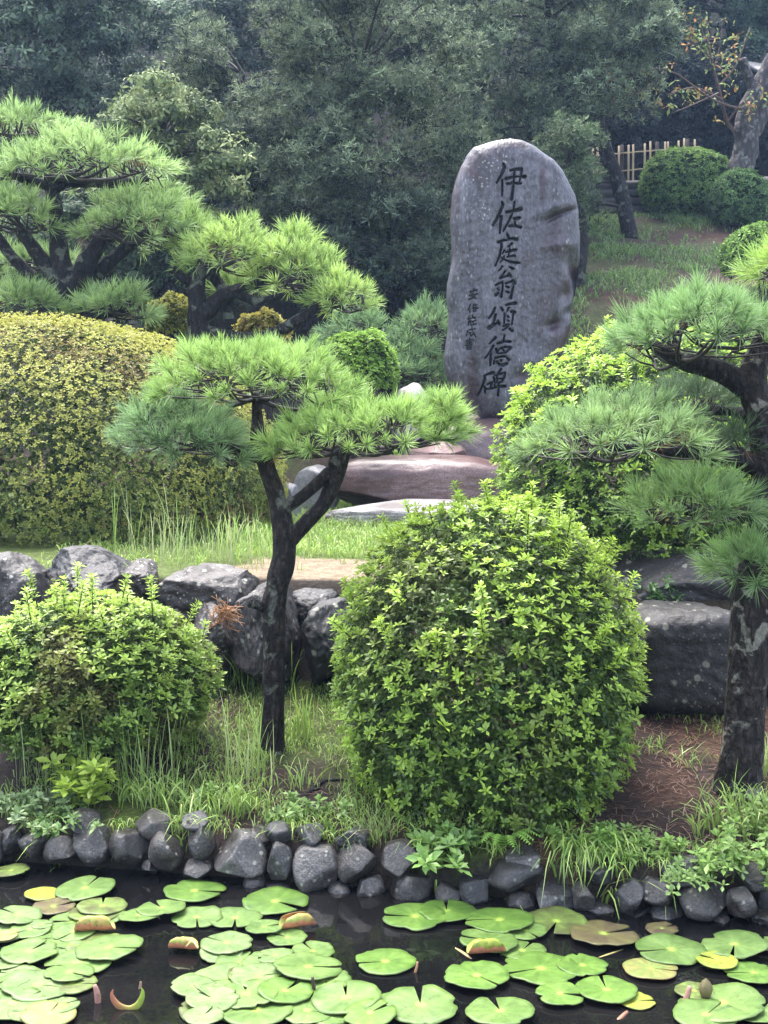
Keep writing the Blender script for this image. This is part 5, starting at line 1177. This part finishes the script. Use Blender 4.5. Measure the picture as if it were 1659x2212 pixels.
tuft(1640,1680,60,.34,48,'thin grass rising beside the right pine trunk', spread=.06, w=.004, cols=LT, stiff=.18)
tuft(1475,1545,22,.30,49,'upright weed before the large black boulder', spread=.04, w=.006, stiff=.16, bend=(0,.4))
tuft(1420,1620,30,.12,50,'small grass patch on the reddish soil', spread=.07, w=.004, stiff=.5)
tuft(1500,1650,30,.12,51,'low grass left of the right pine foot', spread=.07, w=.004, stiff=.5)
tuft(640,1700,40,.16,52,'grass patch on the bank right of the front pine foot', spread=.08, w=.004, stiff=.4)
tuft(760,1470,40,.30,53,'grass between the dark boulder and the round azalea', spread=.08, w=.004, cols=[(.12,.22,.05),(.16,.28,.06)], stiff=.3)

for k_, (a, b_, n) in enumerate([(95,1800,40),(255,1805,36),(470,1790,40),(640,1800,34),(760,1815,34),(1090,1850,30),(1440,1870,40)]):
    tuft(a, b_, n, .17, 80+k_, ['short grass hanging over the pond stones at the far left','short grass spilling between pond stones below the bright broad leaved plant','short grass overhanging the largest tilted pond stone','short grass over the pond stone below the front pine','short grass over the stones left of the arching tuft','short grass under the fern at the pond edge','short grass over the stones right of the large hanging clump'][k_], spread=.045, w=.004, stiff=.45, lean=(0, -.4), hang=.5)
WL = [rosette(7, .085, .034, 35, 95, s+150) for s in range(4)]
WS = [rosette(6, .050, .020, 30, 100, s+160) for s in range(4)]
def weed(px, py, n, h, seed, label, tp, col, spread=.08, sc=1.0, over=0.0, name='weed', kk=4):
    r = np.random.default_rng(seed); b0 = on_ground(px, py); g = Geo(); s = Geo(); t = thing(name, label, 'weed', b0, 'broad leaved weeds')
    for i in range(n):
        p = b0+np.array([r.normal(0, spread), r.normal(0, spread*.6), 0]); p[2] = gz(p[0], p[1])-.01
        p[2] = max(p[2], .12)
        hh = h*r.uniform(.4, 1.1); e_ = p+np.array([r.normal(0, .25)*hh, (r.normal(0, .2)-over)*hh, hh*(1-over*.7)])
        P = catmull([p, (p+e_)/2+[0, 0, .2*hh], e_], 4); V, F3, F4 = tube(P[::4] if len(P) > 8 else P, np.full(len(P[::4] if len(P) > 8 else P), .0022), 4, 2); s.add(V, F3, F4, col=(.2, .3, .08))
        pos = P[np.linspace(2, len(P)-1, kk).astype(int)]
        V, F, cc = scatter(tp, pos, np.tile([0, -.25, 1.0], (kk, 1))+r.normal(0, .25, (kk, 3)), sc*r.uniform(.7, 1.15, kk), np.tile(col, (kk, 1))*r.uniform(.7, 1.2, (kk, 1)), r); g.add(V, F, col=cc)
    g.build('leaves', M['weed'], t, kind='stuff'); s.build('stems', M['weed'], t, kind='stuff')
weed(185,1745,9,.20,61,'bright yellow green broad leaved plant at the left pond edge',WL,(.38,.52,.08),.06)
weed(60,1765,26,.16,62,'dull green trailing herb over the stones in the left corner',WS,(.17,.26,.10),.16,1.0,.5)
weed(130,1790,14,.14,63,'small leaved herb hanging beside the bright broad leaved plant',WS,(.20,.32,.10),.1,1.0,.6)
weed(960,1835,12,.14,64,'plant with spoon shaped leaves on the stones below the round azalea',WL,(.24,.40,.10),.09,.9,.8)
weed(1190,1760,10,.22,65,'dark glossy broad leaved plant at the right foot of the round azalea',WL,(.10,.22,.06),.07)
weed(1285,1835,16,.12,66,'leafy weed in front of the reddish soil, right of centre',WS,(.24,.40,.08),.1)
weed(1400,1850,14,.12,67,'light green weed above the right pond stones',WS,(.26,.42,.09),.09,1,.4)
weed(1480,1880,12,.2,68,'trailing vine with narrow leaves hanging to the water at right',WS,(.24,.38,.10),.05,.9,1.0)
weed(1600,1880,26,.2,69,'dense leafy weed in the lower right above the stones',WS,(.26,.42,.09),.12,1.0,.4)
weed(1640,1810,16,.2,70,'tall leafy weed at the right picture edge',WS,(.28,.42,.10),.08)
weed(455,1745,8,.1,71,'low rosette weed above the pond stones, left of the front pine',WS,(.22,.36,.08),.06)
weed(650,1770,10,.08,72,'tiny herb on the bank below the front pine',WS,(.24,.38,.1),.08)
weed(1440,1300,14,.1,73,'round leaved plant on the dark ledge behind the black boulder',WS,(.12,.24,.07),.14)
weed(870,1085,5,.5,74,'thin climbing shoot with broad pale leaves above the round azalea',WL,(.30,.50,.06),.06,.9)
# fern
b0 = on_ground(1085, 1835); fr = thing('fern', 'small bright fern on the stones below the round azalea', 'fern', b0); r = np.random.default_rng(3)
for k_ in range(6):
    a = -2.4+k_*.5; g = Geo(); L = r.uniform(.13, .2); P = catmull([b0+[0, 0, 0], b0+np.array([math.cos(a)*L*.5, math.sin(a)*L*.35-.02, .09]), b0+np.array([math.cos(a)*L, math.sin(a)*L*.7-.05, .07])], 7)
    V, F3, F4 = tube(P[::3], np.linspace(.002, .001, len(P[::3])), 4, 2); g.add(V, F3, F4, col=(.2, .3, .08))
    for i in range(2, len(P)-1):
        T = norm(P[i+1]-P[i]); sd_ = norm(np.cross(T, [0, 0, 1])); l_ = .05*(1-(i/len(P))**1.4)
        for sg in (-1, 1):
            tip = P[i]+sd_*sg*l_+T*l_*.4-np.array([0, 0, .006]); g.add(np.array([P[i]-T*.005, P[i]+T*.008, tip]), [[0, 1, 2]], col=(.26, .46, .08))
    g.build('frond', M['weed'], fr)
# dead orange needles, roots
r = np.random.default_rng(4); b0 = W(488, 1322, 7.0); g = Geo()
for k_ in range(70):
    a = r.uniform(0, 6.28); L = r.uniform(.05, .12); e_ = b0+np.array([math.cos(a)*L, -.05+r.normal(0, .03), r.normal(-.02, .05)])
    V, F3, F4 = tube([b0+r.normal(0, .02, 3), (b0+e_)/2+r.normal(0, .025, 3), e_], [.0022]*3, 3, 3); g.add(V, F3, F4, col=(.42, .22, .10))
tag(g.build('dead_needle_tuft', M['grass'], at=b0), 'tuft of dead orange needles caught on the boulders', 'dead needles')
for k_, pts in enumerate([[(670,1712),(700,1690),(740,1688),(800,1692),(850,1690)],[(640,1735),(670,1712),(690,1705)]]):
    P = np.array([on_ground(*p)+[0, 0, .004] for p in pts]); V, F3, F4 = tube(P, np.linspace(.013, .007, len(P)), 8, 4, .2, k_); g = Geo(); g.add(V, F3, F4)
    tag(g.build('root', M['bark'], smooth=True, at=P[0]), ['long dark surface root on the bank left of the round azalea', 'short surface root lying below the long dark root'][k_], 'root')

# ------------------------------------------------------------------ damp air
hz_m = bpy.data.materials.new('haze'); hz_m.use_nodes = True; n_ = hz_m.node_tree.nodes; n_.clear()
vo = n_.new('ShaderNodeVolumePrincipled'); vo.inputs['Color'].default_value = (.45, .65, 1.0, 1); vo.inputs['Density'].default_value = .0010; vo.inputs['Anisotropy'].default_value = .2
oo = n_.new('ShaderNodeOutputMaterial'); hz_m.node_tree.links.new(vo.outputs[0], oo.inputs['Volume'])
lo, hi = np.array([-46., -41., -1.6]), np.array([46., 46., 24.]); V = np.array([[(lo, hi)[i][0], (lo, hi)[j][1], (lo, hi)[k][2]] for k in (0, 1) for j in (0, 1) for i in (0, 1)])
F = np.array([[0, 2, 3, 1], [4, 5, 7, 6], [0, 1, 5, 4], [2, 6, 7, 3], [0, 4, 6, 2], [1, 3, 7, 5]])
tag(add_mesh('haze', V, F, hz_m), 'thin damp blue haze in the rainy air', kind='stuff')
